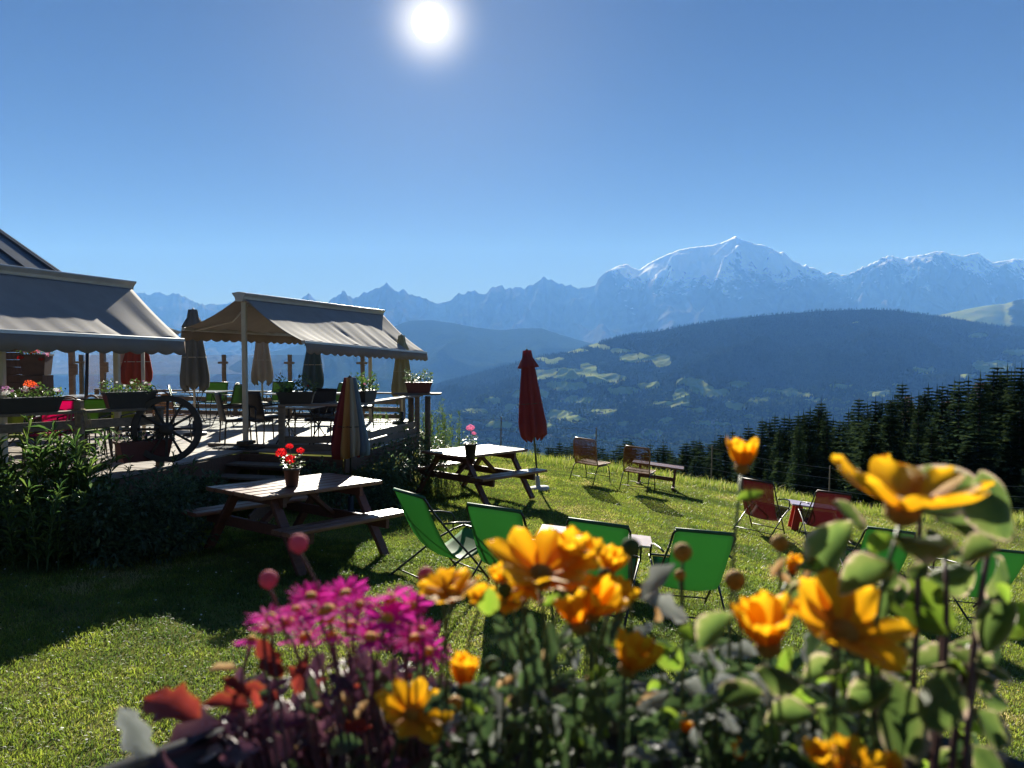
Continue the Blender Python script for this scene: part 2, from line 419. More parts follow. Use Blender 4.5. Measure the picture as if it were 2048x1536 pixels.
layer('mountain', MASSIF, lambda p: 22000 + 900 * np.sin(p / 160.0), 12200, -300, M_rock, -160, 2260, 1050, 150,
      lambda t: .14 * t + .86 * t ** 1.75, 700, 1300, 21, spur=SPURS, back=1.10, jag=40, carve=True, envp=2.0, stretch=2.6, attrs=massif_attr)

# wooded ridges
def forest_mat(name, scale=1.0):
    q = N(name)
    m = q.attr('meadow'); nz = q.noise(.012 * scale, 6, rough=.65)
    src = q.math('ADD', m, q.math('MULTIPLY', q.math('SUBTRACT', nz, .5), .55))
    cl = q.new('Clamp'); q.l.new(q.math('MULTIPLY', q.math('SUBTRACT', src, .46), 9.0), cl.inputs[0])
    wd = q.ramp(q.noise(.035 * scale, 6, rough=.7), [(.3, (.012, .022, .012)), (.7, (.035, .055, .025))])
    md = q.ramp(q.noise(.006 * scale, 5), [(.3, (.17, .23, .06)), (.7, (.29, .30, .11))])
    q.l.new(q.mix(cl.outputs[0], wd, md), q.b.inputs['Base Color']); q.b.inputs['Roughness'].default_value = .9; q.b.inputs['Specular IOR Level'].default_value = 0
    hh = q.math('MULTIPLY', q.noise(.05 * scale, 5, rough=.7), q.math('SUBTRACT', 1.0, q.math('MULTIPLY', cl.outputs[0], .85)))
    q.bump(hh, .7, 16 / scale); return q.m
M_hill = forest_mat('wooded_hillside'); M_far_hill = forest_mat('wooded_far_ridge', .6)
def no_meadow(Xw, Yw, Zw, PX, T, rn, P): return {'meadow': np.clip(.5 * fbm(Xw / 900, Yw / 900, 5, 12) - .12 + 0 * T, 0, 1)}
layer('hill', [(-300, 800), (0, 800), (300, 770), (420, 757), (480, 720), (560, 700), (640, 680), (720, 668), (770, 660), (800, 648), (822, 641), (860, 640), (900, 645), (950, 655), (1000, 660), (1040, 657), (1080, 656), (1110, 666), (1150, 678), (1200, 692), (1300, 720), (1500, 760)],
      14200, 9600, -620, M_far_hill, -200, 1500, 340, 60, lambda t: t ** .85, 260, 1500, 33, back=1.25, jag=14, attrs=no_meadow)
layer('hill', [(1500, 700), (1700, 680), (1800, 655), (1860, 634), (1900, 626), (1950, 615), (1990, 609), (2010, 608), (2030, 601), (2100, 590), (2300, 570)],
      11800, 9900, -100, M_far_hill, 1500, 2300, 160, 50, lambda t: t ** .8, 90, 900, 35, back=1.4, jag=4, attrs=lambda Xw, Yw, Zw, PX, T, rn, P: {'meadow': np.clip(.75 - .35 * sstep(1990, 2040, PX) + .3 * (fbm(Xw / 260, Yw / 260, 4, 2) - .5), 0, 1)})
# main hill: clearings read from the photograph as (px, py, half width, half height)
MEADOWS = [(1060, 790, 40, 9), (1150, 800, 36, 6), (1250, 780, 30, 7), (1300, 770, 24, 8), (1210, 822, 26, 6), (1090, 850, 30, 6), (1000, 850, 30, 6), (1330, 840, 24, 5), (1480, 770, 20, 6), (1520, 800, 24, 5), (1680, 770, 24, 5), (1850, 740, 30, 5), (1100, 720, 30, 5), (1240, 700, 26, 5), (1400, 820, 24, 5), (950, 820, 24, 6), (1120, 747, 50, 13), (1080, 750, 20, 10), (1180, 742, 22, 18), (1135, 772, 50, 9), (1210, 757, 45, 10), (1275, 716, 42, 9), (1325, 722, 20, 13), (1155, 702, 30, 5), (1200, 693, 22, 4),
  (1380, 762, 26, 9), (1405, 775, 22, 14), (1345, 808, 45, 8), (1365, 793, 14, 14), (1435, 787, 34, 8), (1470, 812, 20, 8), (1560, 783, 40, 6), (1600, 788, 30, 6), (1120, 830, 22, 12), (1152, 838, 18, 8), (1245, 848, 14, 4), (1300, 868, 34, 7), (1020, 815, 12, 9),
  (985, 800, 16, 6), (1985, 733, 40, 11), (2030, 705, 26, 7), (1960, 672, 24, 5), (1800, 770, 14, 4), (1760, 787, 26, 6), (1940, 753, 20, 4), (1630, 800, 22, 4), (1060, 862, 40, 4), (1160, 872, 40, 4), (960, 880, 60, 4), (1400, 845, 30, 4), (1720, 646, 10, 3), (1500, 835, 18, 4), (1440, 850, 22, 4), (1230, 880, 40, 3), (905, 838, 20, 5)]
def hill_attr(Xw, Yw, Zw, PX, T, rn, P):
    c, s = math.cos(PITCH), math.sin(PITCH)
    f = Yw * c - Zw * s; u = Yw * s + Zw * c
    py = CY - FPX * u / f
    m = np.full(PX.shape, .12) + .25 * (fbm(Xw / 300, Yw / 300, 4, 61) - .5)
    wx = 26 * (fbm(PX / 26, py / 14, 4, 71) - .5); wy = 12 * (fbm(PX / 22, py / 12, 4, 81) - .5)
    for (a, b, w, h) in MEADOWS:
        d = np.sqrt(((PX + wx - a) / w) ** 2 + ((py + wy - b) / h) ** 2)
        m = np.maximum(m, 1.1 * (1 - sstep(.75, 1.15, d)))
    m = m + .16 * sstep(800, 880, py) * (fbm(Xw / 130, Yw / 130, 3, 66))
    return {'meadow': np.clip(m, 0, 1), 'py': py}
HILL = [(400, 905), (600, 870), (760, 815), (830, 781), (900, 762), (1000, 735), (1085, 711), (1130, 706), (1180, 690), (1250, 671), (1320, 662), (1380, 650), (1450, 640), (1520, 632), (1580, 627), (1640, 622), (1700, 620), (1740, 619), (1790, 621), (1840, 628), (1890, 634), (1950, 645), (2000, 652), (2060, 656), (2300, 690)]
_, HV, HA = layer('hill', HILL, lambda p: 8300 + 500 * np.sin(p / 300.0), 4100, VALLEY + 5, M_hill, 380, 2300, 560, 210, lambda t: .45 * t + .55 * t ** 1.35, 300, 900, 51, back=1.3, jag=0, attrs=hill_attr)

# woods on the hillside: one mass of small trees
q = N('distant_trees'); oi = q.attr('tone')
q.l.new(q.ramp(oi, [(0, (.012, .024, .013)), (.6, (.03, .05, .022)), (1, (.07, .095, .03))]), q.b.inputs['Base Color']); q.b.inputs['Roughness'].default_value = .85; q.b.inputs['Specular IOR Level'].default_value = 0
M_dtree = q.m
nu, nt = HV.shape[:2]; nkeep = 210
ui = rng.uniform(0, nu - 1.001, 85000); ti = nkeep * rng.uniform(0, 1, 85000) ** .8 * .999
a0 = ui.astype(int); b0 = np.minimum(ti.astype(int), nkeep - 2); fa = ui - a0; fb = ti - b0
def bil(A):
    w = [(1 - fa) * (1 - fb), fa * (1 - fb), (1 - fa) * fb, fa * fb]
    if A.ndim == 3: w = [k[:, None] for k in w]
    return A[a0, b0] * w[0] + A[a0 + 1, b0] * w[1] + A[a0, b0 + 1] * w[2] + A[a0 + 1, b0 + 1] * w[3]
Pp = bil(HV); Mm = bil(HA['meadow']); Py = bil(HA['py'])
keep = (Mm < .42) | ((Mm > .8) & (rng.uniform(0, 1, 85000) < .012)); Pp = Pp[keep]; Py = Py[keep]
n = len(Pp); h = rng.uniform(14, 33, n); round_ = (rng.uniform(0, 1, n) < sstep(770, 860, Py) * .75)
w = np.where(round_, h * .42, h * .19)
ang = rng.uniform(0, 6.28, n); V = np.zeros((n, 9, 3)); 
for k in range(4):
    V[:, k] = Pp + np.stack([w * np.cos(ang + k * 1.571), w * np.sin(ang + k * 1.571), np.where(round_, h * .32, h * .12)], -1)
    V[:, 4 + k] = Pp + np.stack([w * np.where(round_, .75, .45) * np.cos(ang + k * 1.571 + .4), w * np.where(round_, .75, .45) * np.sin(ang + k * 1.571 + .4), np.where(round_, h * .62, h * .58)], -1)
V[:, 8] = Pp + np.stack([0 * h, 0 * h, np.where(round_, h * .8, h)], -1)
base = (np.arange(n) * 9)[:, None]
tri = []
for k in range(4):
    k2 = (k + 1) % 4
    tri += [(k, k2, 4 + k2), (k, 4 + k2, 4 + k), (4 + k, 4 + k2, 8)]
Fc = np.concatenate([base + np.array(t)[None, :] for t in tri])
tone = np.repeat(np.where(round_, rng.uniform(.5, 1, n), rng.uniform(0, .55, n)), 9)
o = bpy.data.objects.new('hillside_woods', npmesh('hillside_woods', V.reshape(-1, 3), Fc, M_dtree, False, {'tone': tone})); link(o)
tag(o, 'dense dark woods covering the broad hill across the valley', 'woods', kind='stuff')

# chalets far below on the hillside
M_cw = plain('chalet_wall', (.55, .50, .44), .8, var=.2, scale=.2, objvar=.3); M_cr = plain('chalet_roof', (.16, .12, .10), .6, var=.3, scale=.3, objvar=.4)
cw = MB().box((0, 0, 3), (11, 9, 6)); cw.add([(-5.5, -4.5, 6), (5.5, -4.5, 6), (5.5, 4.5, 6), (-5.5, 4.5, 6), (-5.5, 0, 9), (5.5, 0, 9)], [(0, 3, 4), (1, 5, 2)])
cr = MB()
for sg in (-1, 1): cr.add([(-6.8, sg * 6, 5.3), (6.8, sg * 6, 5.3), (6.8, 0, 9.4), (-6.8, 0, 9.4), (-6.8, sg * 6, 5.7), (6.8, sg * 6, 5.7), (6.8, 0, 9.8), (-6.8, 0, 9.8)], [(0, 1, 2, 3), (4, 7, 6, 5), (0, 4, 5, 1), (0, 3, 7, 4), (1, 5, 6, 2)])
cwm, crm = cw.mesh('wall', M_cw), cr.mesh('roof', M_cr)
cand = np.argwhere((HA['py'][:, :nkeep] > 800) & (HA['py'][:, :nkeep] < 893)); 
spots = []
for (a, b, n_, sx, sy) in [(1195, 832, 14, 45, 9), (1060, 872, 16, 60, 10), (960, 880, 10, 60, 8), (1300, 868, 10, 45, 7), (1240, 800, 5, 40, 8), (1420, 840, 6, 40, 12), (1120, 800, 4, 30, 6)]:
    for i in range(n_): spots.append((a + rng.normal(0, sx * .5), b + rng.normal(0, sy * .5)))
pxs = np.linspace(380, 2300, nu)
for i, (a, b) in enumerate(spots):
    ia = int(np.clip(np.argmin(abs(pxs - a)), 0, nu - 1)); ib = int(np.argmin(abs(HA['py'][ia, :nkeep] - b)))
    p = HV[ia, ib]
    t = thing('chalet', 'tiny pale chalet with dark roof among the trees in the valley', 'chalet', p, rng.uniform(0, 3.14), 'chalets scattered in the valley', scale=float(rng.uniform(1.0, 1.9)))
    put('wall', cwm, t); put('roof', crm, t)

# ------------------------------------------------------------------ the air
q = bpy.data.materials.new('haze_air'); q.use_nodes = True; nt_ = q.node_tree; nt_.nodes.clear()
pv = nt_.nodes.new('ShaderNodeVolumePrincipled'); mo = nt_.nodes.new('ShaderNodeOutputMaterial')
pv.inputs['Color'].default_value = (.15, .385, .95, 1); pv.inputs['Absorption Color'].default_value = (1, 1, 1, 1)
pv.inputs['Density'].default_value = 4.2e-5; pv.inputs['Anisotropy'].default_value = 0.05
nt_.links.new(pv.outputs[0], mo.inputs['Volume'])
hb = MB().box((0, 12500, 1380), (60000, 27000, 4400)); ho = hb.build('haze', q); tag(ho, 'pale blue morning haze filling the valley', 'haze', kind='stuff')
# ------------------------------------------------------------------ deck frame of reference (used by lawn and deck)
DU = Vector((.243, .970, 0)); DV = Vector((.970, -.243, 0)); DS = 1.0; DO = Vector((-4.35 * DS, 12.4 * DS, 0)); DZ = -1.49 * DS
def D(s, t, z=DZ): p = DO + (DU * s + DV * t) * DS; return Vector((p.x, p.y, z))
DRZ = math.atan2(DV.y, DV.x)
def deck_st(x, y):
    rx, ry = x - DO.x, y - DO.y; return (rx * DU.x + ry * DU.y) / DS, (rx * DV.x + ry * DV.y) / DS
def on_deck(x, y, m=0.0):
    s, t = deck_st(x, y)
    return ((s > -.4 - m) & (t < 2.0 + m) & (s < 5.9)) | ((s > -3.9 - m) & (t < .25 + m) & (s < 5.9))

# ------------------------------------------------------------------ lawn grass
def leaf_mat(name, stops, trans=.45, rough=.55, attr='tone', spec=.4, tk=1.5):
    q = N(name); c = q.ramp(q.attr(attr), stops)
    q.l.new(c, q.b.inputs['Base Color']); q.b.inputs['Roughness'].default_value = rough; q.b.inputs['Specular IOR Level'].default_value = spec
    hs = q.new('HueSaturation'); hs.inputs['Value'].default_value = tk; hs.inputs['Saturation'].default_value = 1.1; q.l.new(c, hs.inputs['Color'])
    q.translucent(hs.outputs[0], trans); return q.m
M_grass = leaf_mat('grass_blades', [(0, (.045, .075, .022)), (.35, (.105, .145, .03)), (.62, (.175, .215, .04)), (.85, (.26, .235, .085)), (1, (.36, .30, .16))], .55, .45, spec=.35, tk=1.9)
def blades(xs, ys, L, w, lean, tone, seg2):
    n = len(xs); zs = ground(xs, ys) - .004
    az = rng.uniform(0, 2 * np.pi, n); fx = rng.uniform(0, 2 * np.pi, n)
    dx, dy = np.cos(az), np.sin(az); wx, wy = -np.sin(fx) * w, np.cos(fx) * w
    if seg2:
        V = np.zeros((n, 5, 3))
        V[:, 0] = np.stack([xs - wx, ys - wy, zs], -1); V[:, 1] = np.stack([xs + wx, ys + wy, zs], -1)
        mx, my, mz = xs + dx * L * lean * .35, ys + dy * L * lean * .35, zs + L * .6
        V[:, 2] = np.stack([mx + wx * .8, my + wy * .8, mz], -1); V[:, 3] = np.stack([mx - wx * .8, my - wy * .8, mz], -1)
        V[:, 4] = np.stack([xs + dx * L * lean, ys + dy * L * lean, zs + L * (1 - .35 * lean)], -1)
        b = (np.arange(n) * 5)[:, None]
        F = np.concatenate([b + np.array([0, 1, 2]), b + np.array([0, 2, 3]), b + np.array([3, 2, 4])]); k = 5
    else:
        V = np.zeros((n, 3, 3))
        V[:, 0] = np.stack([xs - wx, ys - wy, zs], -1); V[:, 1] = np.stack([xs + wx, ys + wy, zs], -1)
        V[:, 2] = np.stack([xs + dx * L * lean, ys + dy * L * lean, zs + L * (1 - .3 * lean)], -1)
        F = (np.arange(n) * 3)[:, None] + np.array([0, 1, 2]); k = 3
    return V.reshape(-1, 3), F, np.repeat(tone, k)
def scatter(n, y0, y1, p):
    y = y0 + (y1 - y0) * rng.uniform(0, 1, n) ** p; x = rng.uniform(-1, 1, n) * (.70 * y + .5); 
    ok = ~on_deck(x, y, -.05); return x[ok], y[ok]
def lawn_tone(x, y):
    n = len(x)
    patch = fbm(x * .8, y * .8, 4, 31) + .5 * np.clip(fbm(x * .45 + 9, y * .45, 4, 93) - .55, 0, 1); fine = fbm(x * 5, y * 5, 3, 37)
    return np.clip(.40 + 1.15 * (patch - .5) + .75 * (fine - .5) + rng.normal(0, .14, n), 0, 1)
Vs, Fs, Ts, off = [], [], [], 0
for (n, y0, y1, p, seg) in ((270000, 2.6, 9.5, 1.05, True), (370000, 8.5, 20.2, 1.1, False)):
    x, y = scatter(n, y0, y1, p); m = len(x)
    clump = fbm(x * 2.2, y * 2.2, 4, 41); 
    L = (.018 + .05 * np.clip(clump - .25, 0, 1) ** 1.2 + .022 * rng.uniform(0, 1, m) ** 2) * rng.uniform(.7, 1.4, m)
    # unmown edge by the fence
    L = L * (1 + 2.5 * sstep(18.4, 19.8, y))
    w = np.where(seg, .0030, .0060) * rng.uniform(.7, 1.3, m)
    V, F, T = blades(x, y, L, w, rng.uniform(.2, 1.25, m), lawn_tone(x, y), seg)
    Vs.append(V); Fs.append(F + off); Ts.append(T); off += len(V)
# tall fringe along the wire fence
m = 9000; x = rng.uniform(-2.7, 14.5, m); y = 19.4 + rng.normal(.2, .45, m); ok = ~on_deck(x, y); x, y = x[ok], y[ok]; m = len(x)
V, F, T = blades(x, y, rng.uniform(.08, .38, m) * (.4 + fbm(x * 1.3, y * 1.3, 3, 51)), .0035 * np.ones(m), rng.uniform(.1, .7, m), np.clip(rng.normal(.6, .2, m), 0, 1), True)
Vs.append(V); Fs.append(F + off); Ts.append(T); off += len(V)
o = bpy.data.objects.new('lawn_grass', npmesh('lawn_grass', np.concatenate(Vs), np.concatenate(Fs), M_grass, False, {'tone': np.concatenate(Ts)})); link(o)
tag(o, 'short sunlit grass covering the sloping lawn', 'grass', kind='stuff')
# small daisies and yellow flowers in the lawn
def specks(name, n, y0, y1, col, size, label, xr=None):
    x, y = scatter(n, y0, y1, 1.2)
    if xr: k = (x / y > xr[0]) & (x / y < xr[1]); x, y = x[k], y[k]
    k = fbm(x * .9, y * .9, 3, 77) > .45; x, y = x[k], y[k]; m = len(x); z = ground(x, y) + rng.uniform(.025, .05, m); r = size * rng.uniform(.6, 1.2, m)
    V = np.zeros((m, 7, 3)); V[:, 0] = np.stack([x, y, z + r * .15], -1); tl = rng.uniform(-.5, .5, (m, 2))
    for i in range(6):
        a = i * math.pi / 3; V[:, 1 + i] = np.stack([x + r * math.cos(a), y + r * math.sin(a), z + r * (tl[:, 0] * math.cos(a) + tl[:, 1] * math.sin(a))], -1)
    F = np.concatenate([(np.arange(m) * 7)[:, None] + np.array([0, 1 + i, 1 + (i + 1) % 6]) for i in range(6)])
    o = bpy.data.objects.new(name, npmesh(name, V.reshape(-1, 3), F, plain(name + '_petals', col, .6, var=.1, trans=.4))); link(o); tag(o, label, 'flowers', kind='stuff')
specks('lawn_daisies', 1300, 4, 17, (.70, .70, .65), .008, 'tiny white daisies dotted through the lawn')
specks('lawn_buttercups', 900, 4, 9, (.75, .50, .02), .010, 'tiny yellow flowers dotted in the near lawn', (.45, .75))

# ------------------------------------------------------------------ shared materials
M_table = wood('stained_table_wood', (.20, .085, .050), .33, grain=(1.0, 14, 14), spec=.6)
M_tleg = wood('stained_leg_wood', (.11, .040, .026), .6, grain=(1.0, 14, 14))
M_black = plain('black_metal_tube', (.018, .019, .021), .38, metal=.2, var=.3, scale=20, spec=.6)
M_green = plain('green_mesh_sling', (.09, .27, .08), .6, var=.14, scale=2.2, bump=.15, bscale=400, trans=.48, tcol=(.13, .36, .13))
M_sling_edge = plain('dark_green_hem', (.02, .10, .05), .6, var=.15)
M_pot = plain('brown_plastic_pot', (.045, .030, .026), .45, var=.2, scale=12)
M_soil = plain('potting_soil', (.02, .014, .01), .95, var=.4, scale=60)
M_leaf = leaf_mat('garden_leaves', [(0, (.03, .065, .022)), (.5, (.07, .13, .04)), (1, (.16, .22, .06))], .4, .4)
M_leaf_dark = leaf_mat('dark_shrub_leaves', [(0, (.035, .062, .035)), (.55, (.085, .13, .065)), (1, (.15, .21, .09))], .38, .42)
M_stem = plain('green_stems', (.06, .10, .03), .6, var=.2)
def petal_mat(name, col, tr=.5, rough=.8, k=1.5): return plain(name, col, rough, var=.14, scale=30, spec=.1, trans=tr, tcol=tuple(min(1, c * k) for c in col))
M_red = petal_mat('red_petals', (.62, .015, .02)); M_pink = petal_mat('pink_petals', (.75, .20, .36)); M_mag = petal_mat('magenta_petals', (.58, .035, .34), k=1.7)

# leaves scattered through a volume -> mesh (kind: 'oval' | 'blade')
def leaf_cloud(n, fn, size, droop=.4, tone=None, aspect=.5, up=.0):
    V = np.zeros((n, 5, 3)); T = np.zeros(n)
    for i in range(n):
        p, out, tn = fn(i)
        d = Vector(out) + Vector((random.uniform(-.6, .6), random.uniform(-.6, .6), random.uniform(-.6, .6) + up)); d.normalize()
        s = d.cross(Vector((random.uniform(-.4, .4), random.uniform(-.4, .4), 1))); 
        if s.length < 1e-4: s = Vector((1, 0, 0))
        s.normalize(); L = size * random.uniform(.6, 1.35); w = L * aspect * .5; p = Vector(p)
        m = p + d * L * .5; nrm = s.cross(d)
        V[i, 0] = p; V[i, 1] = m + s * w + nrm * L * .08; V[i, 2] = p + d * L - Vector((0, 0, L * droop * .4)); V[i, 3] = m - s * w + nrm * L * .08; V[i, 4] = m - nrm * L * .04
        T[i] = tn
    b = (np.arange(n) * 5)[:, None]
    F = np.concatenate([b + np.array(t) for t in ((0, 1, 4), (1, 2, 4), (2, 3, 4), (3, 0, 4))])
    return V.reshape(-1, 3), F, np.repeat(np.clip(T, 0, 1), 5)
def leafy(name, parent, n, fn, size, mat, **k):
    V, F, T = leaf_cloud(n, fn, size, **k)
    o = put(name, npmesh(name, V, F, mat, False, {'tone': T}), parent); return o

# ------------------------------------------------------------------ picnic tables
def picnic_table(x, y, rz, label):
    t = thing('picnic_table', label, 'picnic table', mat=on_ground(x, y, rz, .8, .01), group='picnic tables on the lawn')
    top = MB().cbox((0, 0, 0), (1.62, .130, .04), .008).mesh('top_plank', M_table)
    for i in range(6): put('top_plank', top, t, (random.uniform(-.004, .004), -.3625 + i * .145, .72 + random.uniform(-.002, .002)))
    bp = MB().cbox((0, 0, 0), (1.62, .124, .04), .008).mesh('bench_plank', M_table)
    for sg in (-1, 1):
        for k in (0, 1): put('bench_plank', bp, t, (random.uniform(-.005, .005), sg * (.635 + k * .138), .43))
    for sx in (-.56, .56):
        for sg in (-1, 1):
            MB().beam((sx, sg * .27, .695), (sx, sg * .74, 0.0), .045, .105, up=(1, 0, 0)).build('leg', M_tleg, t)
        MB().beam((sx + .047 * (1 if sx < 0 else -1), -.80, .355), (sx + .047 * (1 if sx < 0 else -1), .80, .355), .045, .105).build('bench_beam', M_tleg, t)
        MB().beam((sx + .047 * (1 if sx < 0 else -1), -.40, .647), (sx + .047 * (1 if sx < 0 else -1), .40, .647), .045, .10).build('top_cleat', M_tleg, t)
        MB().beam((sx * .12, 0, .675), (sx * .86, 0, .36), .045, .075, up=(0, 1, 0)).build('diagonal_brace', M_tleg, t)
    return t
T1 = (-2.27, 8.05); T2 = (-.60, 12.30)
t1 = picnic_table(*T1, math.atan2(1.2, .81), 'reddish wooden picnic table nearest the steps, with red geraniums on it')
t2 = picnic_table(*T2, math.atan2(.665, .517), 'reddish wooden picnic table beside the closed dark red parasol, small pink plant on it')

def flower_ball(col_mesh_r, n=46, r=.045):
    mb = MB()
    for i in range(n):
        a = math.acos(1 - 1.55 * (i + .5) / n); b = i * 2.39996
        d = Vector((math.sin(a) * math.cos(b), math.sin(a) * math.sin(b), math.cos(a) * .8)); p = d * r * random.uniform(.8, 1.05)
        s = d.orthogonal().normalized(); s = Matrix.Rotation(random.uniform(0, 6.28), 3, d) @ s; q_ = d.cross(s); w = r * .33
        mb.add([p, p + s * w + d * w * .3, p + (s + q_) * w * .8 + d * w * .5, p + q_ * w + d * w * .3], [(0, 1, 2, 3)])
        mb.add([p, p - s * w + d * w * .3, p - (s + q_) * w * .8 + d * w * .5, p - q_ * w + d * w * .3], [(0, 1, 2, 3)])
    return mb
def potted_plant(mat, label, petal, heads, pot_h=.19, pot_r=.085, nleaf=60, leaf=.05, spread=.10, cat='potted plant'):
    t = thing('potted_plant', label, cat, mat=mat)
    MB().lathe([(pot_r * .68, 0), (pot_r * .7, .004), (pot_r * .95, pot_h * .84), (pot_r * 1.06, pot_h * .85), (pot_r * 1.08, pot_h), (pot_r * .98, pot_h), (pot_r * .95, pot_h * .9), (.001, pot_h * .9)], 24).build('pot', M_pot, t, True)
    MB().lathe([(pot_r * .93, pot_h * .9 + .003), (.001, pot_h * .93)], 20, cap=False).build('soil', M_soil, t)
    def fn(i):
        a = random.uniform(0, 6.28); rr = spread * random.uniform(.1, 1) ** .6; z = pot_h * .95 + random.uniform(0, .13)
        return (rr * math.cos(a), rr * math.sin(a), z), (math.cos(a), math.sin(a), .3), random.gauss(.5, .25)
    leafy('foliage', t, nleaf, fn, leaf, M_leaf, aspect=.95)
    for (hx, hy, hz, r) in heads:
        MB().tube([(hx * .1, hy * .1, pot_h * .9), (hx * .6, hy * .6, (pot_h + hz) * .55), (hx, hy, hz)], .0035, 5).build('stem', M_stem, t)
        flower_ball(None, 46, r).build('flower_head', petal, t, loc=(hx, hy, hz))
    return t
def on_table(tx, ty, px, py, zt=.742):
    # point of the tilted table top under a pixel
    tx, ty = tx * LS, ty * LS
    n = Vector((0, 0, 1)).lerp(gnormal(tx, ty), .8).normalized(); p0 = Vector((tx, ty, G(tx, ty) - .01)) + n * zt * LS
    r = ray(px, py); k = p0.dot(n) / r.dot(n); return r * k
potted_plant(Matrix.Translation(on_table(*T1, 584, 972)) @ Matrix.Scale(LS, 4), 'brown pot of bright red geraniums on the near picnic table', M_red,
    [(-.10, -.02, .34, .052), (-.035, .05, .40, .034), (.0, -.06, .28, .05), (.085, .02, .36, .036)])
potted_plant(Matrix.Translation(on_table(*T2, 941, 916)) @ Matrix.Scale(LS, 4), 'small dark pot with a pink flower on the far picnic table', M_pink, [(.0, 0, .44, .055), (.05, .03, .36, .03)], .22, .095, 50, .045, .09)

# ------------------------------------------------------------------ sling chairs
def sling_profile(k):
    pts = [(-.38, .84), (-.27, .62), (-.15, .42), (-.03, .285), (.08, .235), (.22, .255), (.36, .325), (.48, .40)]
    u = k * (len(pts) - 1); i = min(int(u), len(pts) - 2); f = u - i; p = pts
    def cr(a, b, c, d): return .5 * ((2 * b) + (-a + c) * f + (2 * a - 5 * b + 4 * c - d) * f * f + (-a + 3 * b - 3 * c + d) * f ** 3)
    g = lambda j: p[max(0, min(len(p) - 1, j))]
    return tuple(cr(g(i - 1)[e], g(i)[e], g(i + 1)[e], g(i + 2)[e]) for e in (0, 1))
def arc(p, c, n=5): return p
def sling_chair(mat, label, group, cloth, hem, arms=True, W=.27):
    # local x = the way the sitter faces, y across
    t = thing('sling_chair', label, 'chair', mat=mat, group=group)
    def fn(a, b):
        x, z = sling_profile(a); yy = (b - .5) * 2 * (W - .012); sag = .028 * (1 - (2 * b - 1) ** 2) * math.sin(math.pi * min(1, a * 1.1))
        return (x - sag * .5, yy, z - sag)
    MB().grid(fn, 22, 8).build('sling', cloth, t, True, thick=.003)
    MB().tube([(-.385, -W + .012, .852), (-.385, W - .012, .852)], .0165, 8).build('top_hem', hem, t, True)
    # back frame: a bent tube from the front foot up and over the top
    L = []
    for s in (-1, 1):
        side = [(.40, s * W, .0), (.18, s * W, .24), (-.05, s * W, .46), (-.28, s * W, .70), (-.365, s * W, .81), (-.385, s * (W - .012), .838), (-.39, s * (W - .05), .852)]
        L.append(side)
    MB().tube(L[0] + L[1][::-1], .011, 8).build('back_frame', M_black, t, True)
    L = []
    for s in (-1, 1):
        w2 = W + .024; L.append([(-.40, s * w2, 0), (-.10, s * w2, .17), (.12, s * w2, .30), (.36, s * w2, .385), (.47, s * w2, .41), (.492, s * (w2 - .02), .412)])
    MB().tube(L[0] + L[1][::-1], .011, 8).build('seat_frame', M_black, t, True)
    MB().tube([(-.29, -W - .02, .065), (-.29, W + .02, .065)], .008, 6).build('rear_stretcher', M_black, t, True)
    MB().tube([(.34, -W, .068), (.34, W, .068)], .008, 6).build('front_stretcher', M_black, t, True)
    if arms:
        for s in (-1, 1):
            w3 = W + .035
            MB().tube([(-.20, s * w3, .605), (-.02, s * w3, .60), (.22, s * w3, .575), (.33, s * w3, .55), (.37, s * w3, .50), (.36, s * w3, .40)], .010, 8).build('armrest', M_black, t, True)
    return t
def face(az): return R(90) - R(az)          # local +x turned to look towards azimuth az (0 = away from the camera, + = right)
GG = 'green sling chairs on the lawn'
sling_chair(on_ground(-.70, 7.35, face(50), .7), 'green sling chair turned side-on, the one nearest the picnic tables', GG, M_green, M_sling_edge)
sling_chair(on_ground(-.05, 6.95, face(24), .7), 'green sling chair second from the picnic tables, just left of the pale low table', GG, M_green, M_sling_edge)
sling_chair(on_ground(.76, 6.80, face(16), .7), 'green sling chair backing onto the camera right in front of the pale low table', GG, M_green, M_sling_edge)
sling_chair(on_ground(1.60, 7.00, face(0), .7), 'green sling chair standing alone to the right of the pale low table', GG, M_green, M_sling_edge)
sling_chair(on_ground(4.15, 8.85, face(6), .7), 'green sling chair half hidden by leaves below the big orange flower', GG, M_green, M_sling_edge)
sling_chair(on_ground(5.25, 8.65, face(-4), .7), 'rightmost green sling chair, close to the right edge of the lawn view', GG, M_green, M_sling_edge)
q = N('red_mesh_sling'); q.b.inputs['Base Color'].default_value = (.075, .012, .016, 1); q.b.inputs['Roughness'].default_value = .6
tr = q.new('BsdfTransparent'); tl = q.new('BsdfTranslucent'); tl.inputs[0].default_value = (.09, .010, .016, 1)
m1 = q.new('MixShader'); m1.inputs[0].default_value = .4; q.l.new(q.b.outputs[0], m1.inputs[1]); q.l.new(tl.outputs[0], m1.inputs[2])
m2 = q.new('MixShader'); m2.inputs[0].default_value = .22; q.l.new(m1.outputs[0], m2.inputs[1]); q.l.new(tr.outputs[0], m2.inputs[2]); q.l.new(m2.outputs[0], q.o.inputs[0]); M_redmesh = q.m
M_redhem = plain('dark_red_hem', (.05, .012, .014), .5)
sling_chair(on_ground(3.95, 12.2, face(38), .7), 'dark red mesh chair turned side-on beside the red low table', 'red mesh chairs by the fence', M_redmesh, M_redhem)
sling_chair(on_ground(4.98, 12.3, face(8), .7), 'dark red mesh chair seen from behind in front of the red low table', 'red mesh chairs by the fence', M_redmesh, M_redhem)

